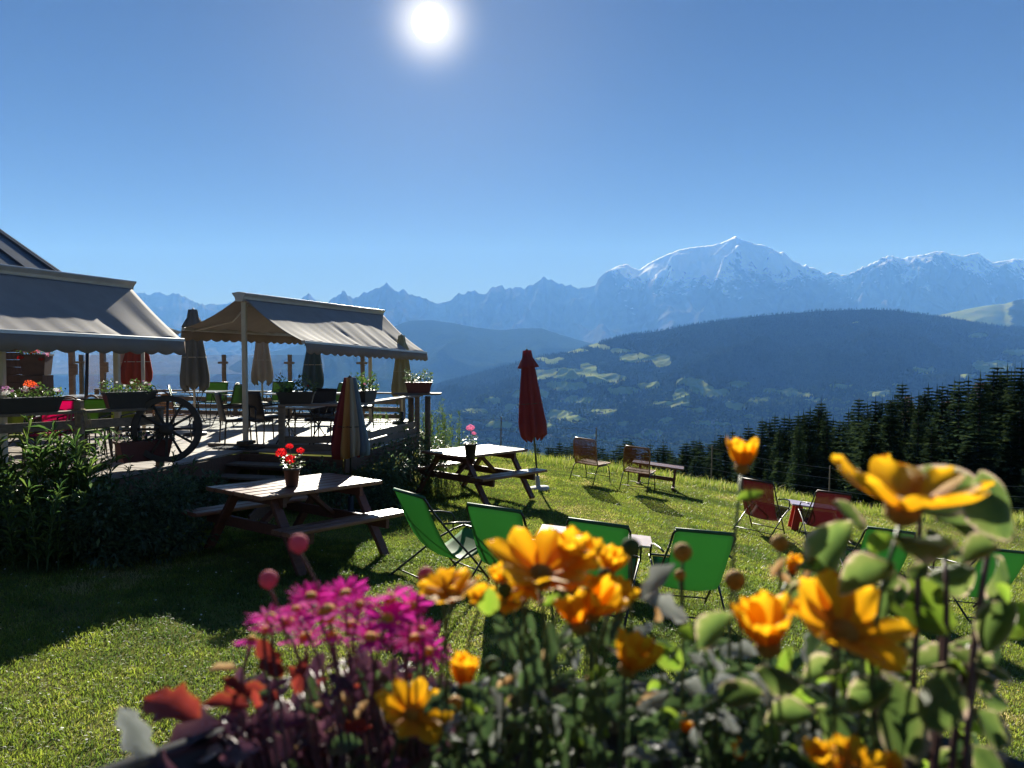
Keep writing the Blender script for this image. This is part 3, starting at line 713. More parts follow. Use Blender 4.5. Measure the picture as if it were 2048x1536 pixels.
# low tables
M_pale = plain('worn_pale_paint', (.62, .50, .48), .35, var=.22, scale=5, bump=.1, spec=.5)
M_paintblob = plain('pale_blue_paint_print', (.45, .60, .74), .4, var=.1)
M_redpaint = plain('red_painted_wood', (.50, .03, .02), .5, var=.2, scale=4, trans=.0)
M_darkred = plain('dark_red_wood', (.10, .022, .02), .6, var=.3, scale=6)
t = thing('low_table', 'low pale pink table with a worn top between the green chairs', 'table', mat=on_ground(.83, 7.95, R(-8), .7))
tb = MB(); tb.cbox((0, 0, .425), (1.16, .52, .022), .006); tb.build('table_top', M_pale, t)
bl = MB(); bl.add([(-.33 + .17 * math.cos(a) * (1 + .2 * math.sin(3 * a)), -.02 + .16 * math.sin(a) * (1 + .25 * math.cos(2 * a)), .4375) for a in np.linspace(0, 6.283, 24, endpoint=False)], [tuple(range(24))]); bl.build('painted_blob', M_paintblob, t)
for i in range(9):
    a = random.uniform(0, 6.28); r_ = random.uniform(.03, .12); cx_, cy_ = -.33 + r_ * math.cos(a), -.02 + r_ * math.sin(a); s_ = random.uniform(.006, .012)
    MB().add([(cx_ + s_ * math.cos(b), cy_ + s_ * math.sin(b) * .7, .4388) for b in np.linspace(0, 6.283, 7, endpoint=False)], [tuple(range(7))]).build('chipped_spot', M_soil, t)
for sx in (-.42, .42):
    MB().cbox((sx, 0, .21), (.05, .36, .41), .006).build('trestle_leg', M_darkred, t)
MB().cbox((0, 0, .12), (.80, .03, .07), .004).build('stretcher', M_darkred, t)
t = thing('low_table', 'low red table with a pale top behind the dark red mesh chairs', 'table', mat=on_ground(5.25, 13.15, R(-12), .7))
MB().cbox((0, 0, .47), (1.0, .56, .024), .006).build('table_top', plain('pale_lilac_paint', (.50, .42, .50), .3, var=.15, scale=4), t)
for sx in (-.36, .36):
    for sy in (-.15, .15): MB().beam((sx, sy, .455), (sx * 1.12, sy * 1.2, 0), .03, .12, up=(1, 0, 0)).build('leg', M_redpaint, t)
    MB().cbox((sx * 1.06, 0, .2), (.03, .36, .09), .004).build('leg_rail', M_redpaint, t)
MB().cbox((0, 0, .20), (.72, .03, .09), .004).build('stretcher', M_redpaint, t)
t = thing('low_table', 'low brown wooden table in front of the two rattan chairs', 'table', mat=on_ground(3.02, 16.1, R(-14), .7))
for i in range(4): MB().cbox((0, -.21 + i * .14, .46), (1.05, .132, .03), .006).build('top_plank', M_table, t)
for sx in (-.36, .36):
    MB().cbox((sx, 0, .22), (.05, .12, .43), .006).build('leg', M_tleg, t); MB().cbox((sx, 0, .03), (.06, .5, .05), .006).build('foot', M_tleg, t); MB().cbox((sx, 0, .425), (.05, .46, .04), .005).build('cleat', M_tleg, t)
MB().cbox((0, 0, .2), (.70, .03, .08), .004).build('stretcher', M_tleg, t)

# rattan chairs
q = N('rattan_weave'); vec = q.coord((1, 1, 1))
wv = q.new('TexWave', wave_type='BANDS', bands_direction='Y'); wv.inputs['Scale'].default_value = 42; wv.inputs['Distortion'].default_value = 2.5; q.l.new(vec, wv.inputs[0])
c = q.mix(q.noise(14, 4), q.ramp(wv.outputs['Fac'], [(.2, (.12, .05, .016)), (.8, (.30, .13, .045))]), (.20, .085, .03))
q.l.new(c, q.b.inputs['Base Color']); q.b.inputs['Roughness'].default_value = .7; q.b.inputs['Specular IOR Level'].default_value = .15; q.bump(wv.outputs['Fac'], .6, .004)
tl = q.new('BsdfTranslucent'); tl.inputs[0].default_value = (.40, .15, .045, 1); tr = q.new('BsdfTransparent')
m1 = q.new('MixShader'); m1.inputs[0].default_value = .2; q.l.new(q.b.outputs[0], m1.inputs[1]); q.l.new(tl.outputs[0], m1.inputs[2]); q.l.new(m1.outputs[0], q.o.inputs[0]); M_rattan = q.m
M_cane = wood('cane_frame', (.30, .15, .07), .4)
def rattan_chair(mat, label):
    t = thing('rattan_chair', label, 'chair', mat=mat, group='rattan chairs by the fence')
    W = .25
    def back(a, b):  # a up the back
        z = .36 + a * .52; x = -.20 - a * .17 - .03 * math.sin(a * 3.1); w = W * (1 - max(0, a - .86) ** 1.5 * 3.0); return (x + .03 * (1 - (2 * b - 1) ** 2) * -1, (2 * b - 1) * w, z)
    # separate canes, with gaps between them
    for k in range(22):
        b = (k + .5) / 22; pts = [Vector(back(j / 10, b)) for j in range(11)]
        MB().tube(pts, .0068, 5).build('back_cane', M_rattan, t, True)
    for a in (.12, .42, .74): MB().tube([Vector(back(a, j / 8)) - Vector((.008, 0, 0)) for j in range(9)], .006, 5).build('back_cross_cane', M_rattan, t, True)
    rim = [Vector(back(j / 10, 0)) for j in range(11)] + [Vector(back(1.0, j / 6)) for j in range(1, 6)] + [Vector(back(1 - j / 10, 1)) for j in range(11)]
    MB().tube(rim, .014, 7).build('back_frame', M_cane, t, True)
    def seat(a, b): return (-.20 + a * .50, (2 * b - 1) * W * (1 + .08 * a), .37 + .03 * a - .03 * math.sin(math.pi * a) * (1 - (2 * b - 1) ** 2))
    MB().grid(seat, 8, 8).build('seat', M_rattan, t, True, thick=.014)
    MB().tube([Vector(seat(0, 0)), Vector(seat(1, 0)), Vector(seat(1, .5)), Vector(seat(1, 1)), Vector(seat(0, 1))], .014, 7).build('seat_frame', M_cane, t, True)
    for s in (-1, 1):
        MB().tube([(-.36, s * .27, 0), (-.30, s * .265, .18), (-.22, s * .26, .34), (-.12, s * .255, .355), (.16, s * .26, .365), (.25, s * .265, .33), (.33, s * .27, .15), (.37, s * .275, 0)], .010, 7).build('leg_frame', M_black, t, True)
    for (x_, z_) in ((-.31, .12), (.335, .12)): MB().tube([(x_, -.27, z_), (x_, .27, z_)], .007, 6).build('stretcher', M_black, t, True)
rattan_chair(on_ground(1.56, 15.4, face(34), .7), 'brown rattan chair further from the red mesh chairs, by the low brown table')
rattan_chair(on_ground(2.45, 15.0, face(22), .7), 'brown rattan chair directly in front of the low brown table')

# ------------------------------------------------------------------ closed parasols
def closed_parasol(base, label, cloth, H=2.4, canopy=1.45, r=.19, lean=(0, 0), pole_mat=None, stand=True, cap=True, ribs=8, panels=None, group=None, stand_mat=None, hem=.10, pole_r=.02, topz=None, a_off=0.0):
    x, y, z = base
    mt = Matrix.Translation((x, y, z)) @ Matrix.Rotation(lean[0], 4, 'Y') @ Matrix.Rotation(lean[1], 4, 'X')
    t = thing('closed_parasol', label, 'parasol', mat=mt, group=group)
    zb = H - canopy
    ph = random.uniform(0, 6)
    def rad(a, k):     # a angle, k 0 bottom..1 top
        fold = 1 - (.20 + .25 * (1 - k)) * (.5 + .5 * math.cos(ribs * a + ph)) - .06 * math.sin(3 * a + ph * 2 + k * 4)
        prof = (r * (1 - .72 * k ** 1.15)) * (1 - .12 * max(0, .12 - k) / .12)
        return prof * fold
    nA = ribs * 6; nK = 14
    def surf(a, k):
        zz = zb + canopy * k + (-hem * (.5 + .5 * math.cos(ribs * a + ph)) * (1 - k) ** 3 + .03 * math.sin(2 * a + ph)) * (1 - k)
        q_ = rad(a, k); return (q_ * math.cos(a), q_ * math.sin(a), zz)
    if panels:
        for i in range(len(panels)):
            a0 = a_off + 2 * math.pi * i / len(panels); a1 = a_off + 2 * math.pi * (i + 1) / len(panels)
            MB().grid(lambda u, v: surf(a0 + (a1 - a0) * u, v), 8, nK).build('canopy_panel', panels[i], t, True, thick=.004)
    else:
        mb = MB(); vs = [surf(2 * math.pi * j / nA, k / nK) for k in range(nK + 1) for j in range(nA)]
        mb.add(vs, [(k * nA + j, k * nA + (j + 1) % nA, (k + 1) * nA + (j + 1) % nA, (k + 1) * nA + j) for k in range(nK) for j in range(nA)])
        mb.build('canopy', cloth, t, True, thick=.004)
    if cap:
        mb = MB(); nk = 5; c0 = H - .03
        vs = []
        for k in range(nk + 1):
            kk = k / nk
            for j in range(nA):
                a = 2 * math.pi * j / nA; rr = (.03 + (r * .62) * (1 - kk) ** .9) * (1 - .22 * (1 - kk) * (.5 + .5 * math.cos(ribs * a + ph + 1))); vs.append((rr * math.cos(a), rr * math.sin(a), c0 - .30 * (1 - kk)))
        mb.add(vs, [(k * nA + j, k * nA + (j + 1) % nA, (k + 1) * nA + (j + 1) % nA, (k + 1) * nA + j) for k in range(nk) for j in range(nA)] + [tuple(nk * nA + j for j in range(nA))])
        mb.build('vent_cap', cloth or panels[0], t, True, thick=.004)
    MB().lathe([(.012, H - .04), (.03, H - .03), (.032, H), (.018, H + .02), (.002, H + .035)], 10).build('finial', pole_mat or M_black, t, True)
    MB().tube([(0, 0, .0), (0, 0, H - .02)], pole_r, 10).build('pole', pole_mat or M_black, t, True)
    MB().tube([(rad(a, .38) * 1.04 * math.cos(a), rad(a, .38) * 1.04 * math.sin(a), zb + canopy * .38) for a in np.linspace(0, 6.283, 24, endpoint=False)], .007, 5, closed=True).build('tie_strap', pole_mat or M_black, t, True)
    if stand:
        MB().lathe([(.21, 0), (.215, .01), (.205, .05), (.06, .065), (.045, .07), (.04, .26), (.028, .27)], 28).build('stand', stand_mat or M_black, t, True)
    return t
def cloth(name, col, tr=.22): return plain(name, col, .85, var=.10, scale=3, bump=.15, bscale=60, trans=tr, spec=.2)
M_cred = cloth('dark_red_canvas', (.40, .085, .095), .4); M_polew = wood('pale_pole_wood', (.30, .20, .12), .5)
M_concrete = plain('pale_concrete', (.50, .50, .46), .85, var=.15, scale=14)
gx, gy = at(1077, 981, 13.5 * LS).x, 13.5 * LS
closed_parasol((gx, gy, G(gx, gy) - .01), 'closed dark red parasol on a pale round stand beside the far picnic table', M_cred, H=2.66, canopy=1.62, r=.285, lean=(-.085, 0), pole_mat=plain('grey_green_pole', (.10, .12, .09), .5), stand_mat=M_concrete)
S = [cloth('canvas_' + n_, c_) for n_, c_ in (('wine', (.20, .03, .04)), ('orange', (.50, .25, .09)), ('cream', (.40, .34, .28)), ('blue', (.14, .18, .25)), ('red', (.30, .05, .045)), ('yellow', (.50, .33, .10)), ('grey_blue', (.25, .33, .42)), ('rust', (.40, .14, .05)))]
gx, gy = at(701, 900, 11.0).x, 11.0
closed_parasol((gx, gy, G(gx, gy)), 'closed rainbow striped parasol on the lawn beside the deck', None, H=1.98, canopy=1.12, r=.30, cap=False, panels=[S[5], S[7], S[2], S[0], S[4], S[1], S[2], S[3], S[6], S[4]], ribs=10, hem=.02, a_off=R(65), pole_r=.014)

# ------------------------------------------------------------------ wire fence along the lawn edge
M_wire = plain('galvanised_wire', (.42, .42, .42), .35, metal=.9, var=.1); M_fpost = wood('weathered_post', (.20, .16, .12), .8, grain=(14, 14, 1.2))
t = thing('wire_fence', 'thin wire fence with slim posts along the edge of the lawn', 'fence')
fp = [(-2.1, 19.7), (-.3, 20.1), (2.2, 20.2), (5.2, 20.0), (8.2, 19.8), (11.3, 19.6), (14.5, 19.4)]
for (x, y) in fp:
    z = G(x, y); MB().tube([(x, y, z - .2), (x + .01, y, z + .5), (x + .02, y, z + 1.02)], .016, 7).build('post', M_fpost, t)
for h in (.42, .70, .96):
    pts = []
    for a, b in zip(fp[:-1], fp[1:]):
        for k in range(6):
            u = k / 6; x = a[0] + (b[0] - a[0]) * u; y = a[1] + (b[1] - a[1]) * u; zz = G(*a) * (1 - u) + G(*b) * u; pts.append((x, y - .02, zz + h - .05 * math.sin(math.pi * u)))
    MB().tube(pts, .0035, 5).build('wire', M_wire, t)
def atd(px, py, d): return at(px, py, d * DS)
# ------------------------------------------------------------------ deck
M_deck = wood('weathered_deck_board', (.30, .25, .20), .55, grain=(1.0, 16, 16), spec=.4, objvar=.2)
M_rail = wood('weathered_rail_wood', (.19, .15, .115), .7, grain=(1.5, 10, 10))
M_brown = wood('brown_beam_wood', (.13, .07, .045), .65, grain=(1.5, 10, 10))
deck = thing('deck', 'raised weathered board deck of the mountain restaurant', 'deck', loc=(0, 0, 0))
def rmat(p, rz=DRZ): return Matrix.Translation(p) @ Matrix.Rotation(rz, 4, 'Z')
planks = {}
n_ = int(9.7 / .142)
for i in range(n_):
    s = -3.85 + i * .142; t1_ = (2.0 if s < 2.9 else 2.0 - 1.5 * (s - 2.9) / 2.9) if s > -.4 else .25
    key = round(t1_, 3)
    if key not in planks: planks[key] = MB().cbox((0, 0, 0), ((key + 8) * DS, .134 * DS, .028), .004).mesh('plank', M_deck)
    put('plank', planks[key], deck, mat=rmat(D(s, (t1_ - 8) / 2, DZ - .014 + random.uniform(-.002, .002))))
def deckbeam(a, b, w, h, z, mat=M_brown, name='fascia_board'): MB().beam(D(*a, z), D(*b, z), w, h).build(name, mat, deck)
deckbeam((-.48, .28), (-.48, 2.0), .03, .24, DZ - .155); deckbeam((-3.93, -8), (-3.93, .25), .03, .24, DZ - .155); deckbeam((-3.93, .27), (-.48, .27), .03, .24, DZ - .155); deckbeam((-.48, 2.03), (2.9, 2.03), .03, .24, DZ - .155); deckbeam((2.9, 2.03), (5.86, .50), .03, .24, DZ - .155); deckbeam((5.86, -8), (5.86, .5), .03, .24, DZ - .155)
for (s, t_) in [(-.3, 1.8), (2.6, 1.8), (5.5, .3), (5.5, -2), (5.5, -6), (-.3, .4), (-3.7, .1), (-3.7, -4)]:
    p = D(s, t_); g = G(p.x, p.y); MB().beam((p.x, p.y, g - .3), (p.x, p.y, DZ - .03), .12, .12).build('foundation_post', M_brown, deck)
for k in range(3): MB().beam(D(-3.6, -8 + .02, DZ - .12), D(-3.6, .2, DZ - .12), .08, .16).build('joist', M_brown, deck) if k == 0 else None
# steps down to the lawn
st = thing('deck_steps', 'dark wooden steps leading from the deck down to the lawn', 'steps')
for k, (s, z) in enumerate([(-.68, DZ - .15), (-1.0, DZ - .29), (-1.32, DZ - .42), (-1.64, DZ - .55)]):
    for j in (0, 1): MB().beam(D(s - j * .15, .30, z), D(s - j * .15, 1.35, z), .14, .035).build('tread', M_rail, st)
for t_ in (.27, 1.38): MB().beam(D(-.45, t_, DZ - .16), D(-1.95, t_, DZ - .74), .035, .2).build('stringer', M_brown, st)
mt_ = thing('door_mat', 'dark ribbed mat at the top of the deck steps', 'mat', mat=rmat(D(-.10, .05, DZ + .012)))
MB().cbox((0, 0, 0), (.75, .5, .012), .003).build('mat_base', M_black, mt_)
for k in range(16): MB().cbox((-.35 + k * .0466, 0, .010), (.022, .46, .010), .002).build('rib', M_black, mt_)

# ------------------------------------------------------------------ railings
def railing(name, label, pts, h, z0, rails, post_w=.09, cap_w=.20, extra=.0):
    t = thing(name, label, 'railing')
    for i, p in enumerate(pts): MB().beam((p[0], p[1], z0 - .05), (p[0], p[1], z0 + h - .02 + (extra if isinstance(extra, float) else extra[i])), post_w, post_w).build('post', M_rail, t)
    for a, b in zip(pts[:-1], pts[1:]):
        a, b = Vector((a[0], a[1], 0)), Vector((b[0], b[1], 0)); d = (b - a).normalized() * .04
        MB().beam(a - d + Vector((0, 0, z0 + h)), b + d + Vector((0, 0, z0 + h)), cap_w, .035).build('cap_rail', M_rail, t)
        for zr in rails: MB().beam(a + Vector((0, 0, z0 + zr)), b + Vector((0, 0, z0 + zr)), .03, .11).build('rail', M_rail, t)
    return t
NR = [(a * DS, b * DS) for a, b in ((-6.75, 8.35), (-5.42, 9.62), (-4.72, 10.28))]
railing('deck_railing', 'grey board railing with flower troughs at the near end of the deck', NR, .78, DZ, [.62], extra=[0.0, .16, .0])
FR = [D(-.36, .92), D(.02, 1.95), D(2.85, 1.9)]
railing('deck_railing', 'grey board railing along the open side of the deck beside the striped parasol', [(p.x, p.y) for p in FR], .72, DZ, [.18, .05])
cp = D(2.9, 1.86); 
MB_ = thing('corner_posts', 'pair of stout wooden posts carrying a shelf at the deck corner', 'posts', loc=(cp.x, cp.y, 0))
for dx in (-.10, .22):
    g = G(cp.x + dx, cp.y); MB().tube([(dx, .02, g - .2), (dx, .02, DZ + .70)], .055, 12).build('post', M_rail, MB_, True)
MB().beam((-.42, 0, DZ + .745), (.48, 0.05, DZ + .745), .34, .035).build('shelf', M_rail, MB_)
bk = [D(5.7, t_) for t_ in (.42, -.9, -2.53, -3.95, -6.0, -8)]
railing('deck_railing', 'low dark railing along the far valley side of the deck', [(p.x, p.y) for p in bk], .60, DZ, [.40, .22, .06], cap_w=.12)
# windbreak posts and glass panes
M_glass = bpy.data.materials.new('windbreak_glass'); M_glass.use_nodes = True
gn = M_glass.node_tree; gn.nodes.clear(); go = gn.nodes.new('ShaderNodeOutputMaterial'); gt = gn.nodes.new('ShaderNodeBsdfTransparent'); gg = gn.nodes.new('ShaderNodeBsdfGlossy'); gm = gn.nodes.new('ShaderNodeMixShader'); gf = gn.nodes.new('ShaderNodeFresnel')
gt.inputs[0].default_value = (.90, .93, .94, 1); gg.inputs['Roughness'].default_value = .05; gf.inputs[0].default_value = 1.45
gn.links.new(gf.outputs[0], gm.inputs[0]); gn.links.new(gt.outputs[0], gm.inputs[1]); gn.links.new(gg.outputs[0], gm.inputs[2]); gn.links.new(gm.outputs[0], go.inputs[0])
wb = thing('glass_windbreak', 'clear glass windbreak with crossed wooden posts on the far side of the deck', 'windbreak')
ts = [.40, -.62, -2.53, -4.35, -6.6, -8.6]
for t_ in ts:
    a = D(5.84, t_, DZ); MB().beam(a - Vector((0, 0, .05)), a + Vector((0, 0, 1.50)), .09, .09).build('post', M_rail, wb)
    MB().beam(D(5.80, t_ - .13, DZ + 1.30), D(5.80, t_ + .13, DZ + 1.30), .05, .055).build('cross_bracket', M_rail, wb)
for a, b in zip(ts[:-1], ts[1:]):
    MB().beam(D(5.86, a - .06, DZ + 1.0), D(5.86, b + .06, DZ + 1.0), .008, .98, ch=False).build('glass_pane', M_glass, wb)
# two grey posts and a leaning pole further left
for (px_, d_, top, lean, lab) in ((143, 15.5, 692, 0, 'slim dark post under the left awning beside the hanging geraniums'), (205, 16.5, 690, 0, 'short wooden post with a bracket under the left awning')):
    a = atd(px_, top, d_); t = thing('wooden_post', lab, 'post', loc=(a.x, a.y, DZ)); MB().beam((0, 0, 0), (0, 0, a.z - DZ), .10, .10).build('shaft', M_rail, t); MB().beam((-.02, -.06, (a.z - DZ) * .72), (.14, -.06, (a.z - DZ) * .72), .05, .22).build('bracket', M_rail, t)
a = atd(167, 770, 12.5); b = atd(176, 692, 12.5); t = thing('parasol_pole', 'bare dark leaning parasol pole under the left awning', 'pole', loc=(a.x, a.y, DZ)); MB().tube([(0, 0, 0), (b.x - a.x, 0, b.z - DZ + .1)], .028, 8).build('shaft', M_black, t, True); MB().lathe([(.18, 0), (.18, .04), (.05, .06), (.04, .2)], 18).build('foot', M_black, t, True)

# ------------------------------------------------------------------ awnings
M_awn = cloth('grey_beige_awning_cloth', (.33, .305, .30), .15); M_val = cloth('awning_valance_cloth', (.30, .25, .22), .28); M_cas = plain('pale_cassette_metal', (.48, .47, .46), .4, metal=.3, var=.1); M_ppost = plain('cream_painted_post', (.55, .50, .40), .55, var=.1)
def awning(label, R1, R2, sides, posts, stripes=3):
    R1, R2 = Vector(R1), Vector(R2); t = thing('awning', label, 'awning', loc=(0, 0, 0))
    L = (R2 - R1).length
    # cassette cover: a flared channel along the ridge
    d = (R2 - R1).normalized(); sd = Vector((d.y, -d.x, 0)).normalized()
    prof = [(-.125, .03), (-.118, .045), (0, .062), (.118, .045), (.125, .03), (.08, -.02), (.06, -.09), (-.06, -.09), (-.08, -.02)]
    mb = MB(); vs = []
    for p in (R1 - d * .06, R2 + d * .06):
        for (a, b) in prof: vs.append(p + sd * a + Vector((0, 0, b)))
    k = len(prof); mb.add(vs, [(i, (i + 1) % k, k + (i + 1) % k, k + i) for i in range(k)] + [tuple(range(k - 1, -1, -1)), tuple(range(k, 2 * k))]); mb.build('cassette', M_cas, t)
    for si, (E1, E2, vh, seed) in enumerate(sides):
        E1, E2 = Vector(E1), Vector(E2); sg = 1 if (E1 - R1).dot(sd) > 0 else -1
        A1, A2 = R1 + sd * sg * .085 + Vector((0, 0, -.06)), R2 + sd * sg * .085 + Vector((0, 0, -.06))
        def fn(u, v):
            p = (A1.lerp(A2, u)).lerp(E1.lerp(E2, u), v)
            w = math.sin(math.pi * v)
            rip = .013 * math.sin(u * L * 7.5 + 3 * math.sin(u * 9 + seed) + v * 1.5) * v + .008 * math.sin(u * L * 19 + seed * 2) * v * v
            crease = sum(-.035 * math.exp(-((u - c - .05 * v) / .022) ** 2) for c in ((.36 + seed * .01), .80)) * sstep(.25, .7, v)
            sag = -.045 * w - .03 * w * math.sin(math.pi * u * 2 + seed)
            return p + Vector((0, 0, rip + float(crease) + sag))
        MB().grid(fn, 72, 22).build('awning_cloth', M_awn, t, True, thick=.003)
        MB().beam(E1 + Vector((0, 0, -.015)), E2 + Vector((0, 0, -.015)), .06, .055).build('front_bar', M_cas, t)
        n = int((E2 - E1).length / .045) * 2; per = .27
        mb = MB(); vs = []
        for i in range(n + 1):
            p = E1.lerp(E2, i / n); a = (E2 - E1).length * i / n; hh = vh + .035 * abs(math.sin(math.pi * a / per)) - .02; wv_ = sd * sg * (.034 + .012 * math.sin(a * 8 + seed))
            vs += [p + sd * sg * .034 + Vector((0, 0, -.03)), p + wv_ + Vector((0, 0, -hh * .55)), p + wv_ * 1.25 + Vector((0, 0, -hh))]
        mb.add(vs, [(i * 3 + j, i * 3 + 3 + j, i * 3 + 4 + j, i * 3 + 1 + j) for i in range(n) for j in (0, 1)]); mb.build('valance', M_val, t, True, thick=.003)
        for u in (.04, .94):   # folding arms under the cloth
            a = R1.lerp(R2, u) + Vector((0, 0, -.12)); e = E1.lerp(E2, u) + Vector((0, 0, -.045)); m_ = a.lerp(e, .5) + d * (.35 if u < .5 else -.35) + Vector((0, 0, -.05))
            MB().tube([a, m_, e], .016, 6).build('folding_arm', M_cas, t, True)
    for (p, zb) in posts: MB().beam((p[0], p[1], zb), (p[0], p[1], p[2]), .075, .075, up=(0, 1, 0)).build('post', M_ppost, t)
    return t
R1, R2 = (-4.35 * DS, 12.4 * DS, .95 * DS), (-3.03 * DS, 17.65 * DS, .98 * DS)
def off(p, w, z): return (p[0] + DV.x * w * DS, p[1] + DV.y * w * DS, z * DS)
awning('free-standing double grey awning on two cream posts over the middle of the deck', R1, R2, [(off(R1, 1.10, .22), off(R2, 1.12, .06), .19, 1.0), (off(R1, -1.08, .44), off(R2, -1.1, .42), .19, 2.6)],
       [((R1[0] + .03, R1[1] + .05, .85 * DS), DZ), ((atd(741, 800, 17.2).x, 17.2 * DS, .85 * DS), -1.80)])
Q2 = (-5.39 * DS, 10.8 * DS, .985 * DS); Q1 = tuple(Vector(Q2) - DU * 6.2)
awning('long grey awning over the near end of the deck by the house', Q1, Q2, [(off(Q1, .90, .30), off(Q2, .90, .215), .205, 3.7), (off(Q1, -1.0, .42), off(Q2, -1.0, .42), .19, .4)],
       [((atd(233, 700, 10.9).x, 10.9 * DS, .88 * DS), DZ), ((atd(2, 700, 9.1).x, 9.1 * DS, .88 * DS), DZ)])
b0 = MB().cbox((0, 0, 0), (1.35, .12, .05), .01); t = thing('foot_beam', 'wooden foot beam holding the cream awning post', 'beam', mat=rmat(D(.02, .05, DZ + .03))); b0.build('beam', M_rail, t); MB().cbox((0, 0, .05), (.20, .24, .05), .01).build('shoe', M_black, t)
# cream sail tip behind the left awning
sp = [atd(300, 640, 13.2), atd(318, 655, 13.0), atd(366, 665, 13.4), atd(330, 668, 13.2), atd(290, 662, 13.2)]
t = thing('shade_sail', 'cream corner of a shade sail showing behind the left awning', 'sail', loc=(0, 0, 0))
A, B, C_ = atd(296, 632, 13.1), atd(364, 664, 13.6), atd(300, 690, 12.6)
MB().grid(lambda u, v: (A.lerp(C_, v)).lerp(B, u) + Vector((0, .12 * math.sin(math.pi * v) * (1 - u), -.03 * math.sin(math.pi * u))), 10, 8).build('sail_cloth', cloth('cream_sail_cloth', (.72, .70, .60), .4), t, True, thick=.004)
MB().tube([B, B + Vector((.05, .02, .01))], .012, 6).build('corner_ring', M_black, t); MB().tube([atd(285, 700, 13.1), atd(285, 628, 13.1)], .03, 8).build('mast', M_ppost, t, True); mz = atd(285, 690, 13.1); MB().tube([(mz.x, mz.y, DZ), mz], .03, 8).build('mast_foot', M_ppost, t, True)

# ------------------------------------------------------------------ house at the far left
M_seam = plain('dark_standing_seam_metal', (.05, .058, .07), .45, metal=.5, var=.2, scale=1.5); M_hwall = wood('dark_house_boards', (.10, .06, .045), .75, grain=(1, 12, 1.5))
hs = thing('house', 'restaurant house with dark standing-seam metal roof', 'house')
P1 = atd(-60, 423, 17.6); P2 = atd(124, 553, 13.9); sl_ = (P2 - P1); SL = sl_.length; sl_ = sl_.normalized(); ev = Vector((sl_.y, -sl_.x, 0)).normalized() * -1
if ev.y > 0: ev = -ev
nrm = sl_.cross(ev); nrm = nrm if nrm.z > 0 else -nrm
rf = MB(); K = 6.5
for k in (0, 1):
    pass
rf.add([P1 - sl_ * 2, P2, P2 + ev * K, P1 - sl_ * 2 + ev * K] + [p - nrm * .14 for p in (P1 - sl_ * 2, P2, P2 + ev * K, P1 - sl_ * 2 + ev * K)], [(0, 1, 2, 3), (7, 6, 5, 4), (0, 4, 5, 1), (1, 5, 6, 2), (2, 6, 7, 3), (3, 7, 4, 0)])
roof = rf.build('roof', M_seam, hs)
for k in range(15):
    a = P1 - sl_ * 2 + ev * (.02 + k * .45); MB().beam(a + nrm * .02, a + nrm * .02 + sl_ * (SL + 2), .03, .05, up=nrm).build('seam', M_seam, roof)
for (k, f_) in ((2, .72), (3, .45), (4, .8), (5, .55), (1, .5)):
    a = P1 + ev * (.24 + k * .45) + sl_ * SL * f_; MB().beam(a + nrm * .05 - ev * .18, a + nrm * .05 + ev * .18, .02, .05, up=nrm).build('snow_guard', M_cas, roof)
MB().beam(P1 - sl_ * 2 - ev * .03 - nrm * .05, P2 - ev * .03 - nrm * .05, .05, .20, up=nrm).build('verge_board', M_seam, roof)
# walls set back under the roof
w0 = atd(46, 760, 14.6); w1 = Vector((w0.x - 5.5, w0.y + 3.5, 0))
for i in range(22):
    z = DZ + .07 + i * .14
    if z > 1.35: break
    a = Vector((w0.x, w0.y, z)); b = Vector((w1.x, w1.y, z)); MB().beam(a, b, .05, .134).build('wall_board', M_hwall, hs)
    c2 = a + Vector((-3.4, -3.6, 0)); MB().beam(a, c2, .05, .134).build('wall_board', M_hwall, hs)

# ------------------------------------------------------------------ parasols on the deck
def deck_parasol(px_, top, d_, col, label, H=None, **k):
    a = atd(px_, top, d_); closed_parasol((a.x, a.y, DZ), label, col, H=a.z - DZ - .03, pole_mat=k.pop('pole', M_ppost), **k)
M_cgrey = cloth('grey_canvas', (.17, .18, .18)); M_cbeige = cloth('beige_canvas', (.42, .36, .29)); M_cteal = cloth('slate_teal_canvas', (.09, .14, .17)); M_crust = cloth('faded_red_canvas', (.36, .075, .055)); M_cstripe = cloth('cream_green_canvas', (.40, .38, .24))
deck_parasol(386, 616, 14.3, M_cgrey, 'tall closed grey parasol between the two awnings', canopy=1.42, r=.29)
deck_parasol(523, 650, 17.3, M_cbeige, 'closed beige parasol under the middle awning', canopy=1.22, r=.27)
deck_parasol(626, 660, 17.5, M_cteal, 'closed dark teal parasol under the middle awning', canopy=1.22, r=.27)
deck_parasol(272, 655, 14.4, M_crust, 'closed faded red parasol below the edge of the left awning', canopy=.98, r=.31, hem=.16)
deck_parasol(251, 662, 15.2, M_cbeige, 'closed beige parasol half hidden behind the faded red one', canopy=.95, r=.22)
deck_parasol(803, 668, 16.6, M_cstripe, 'closed cream and green parasol at the valley end of the deck', canopy=1.25, r=.25)

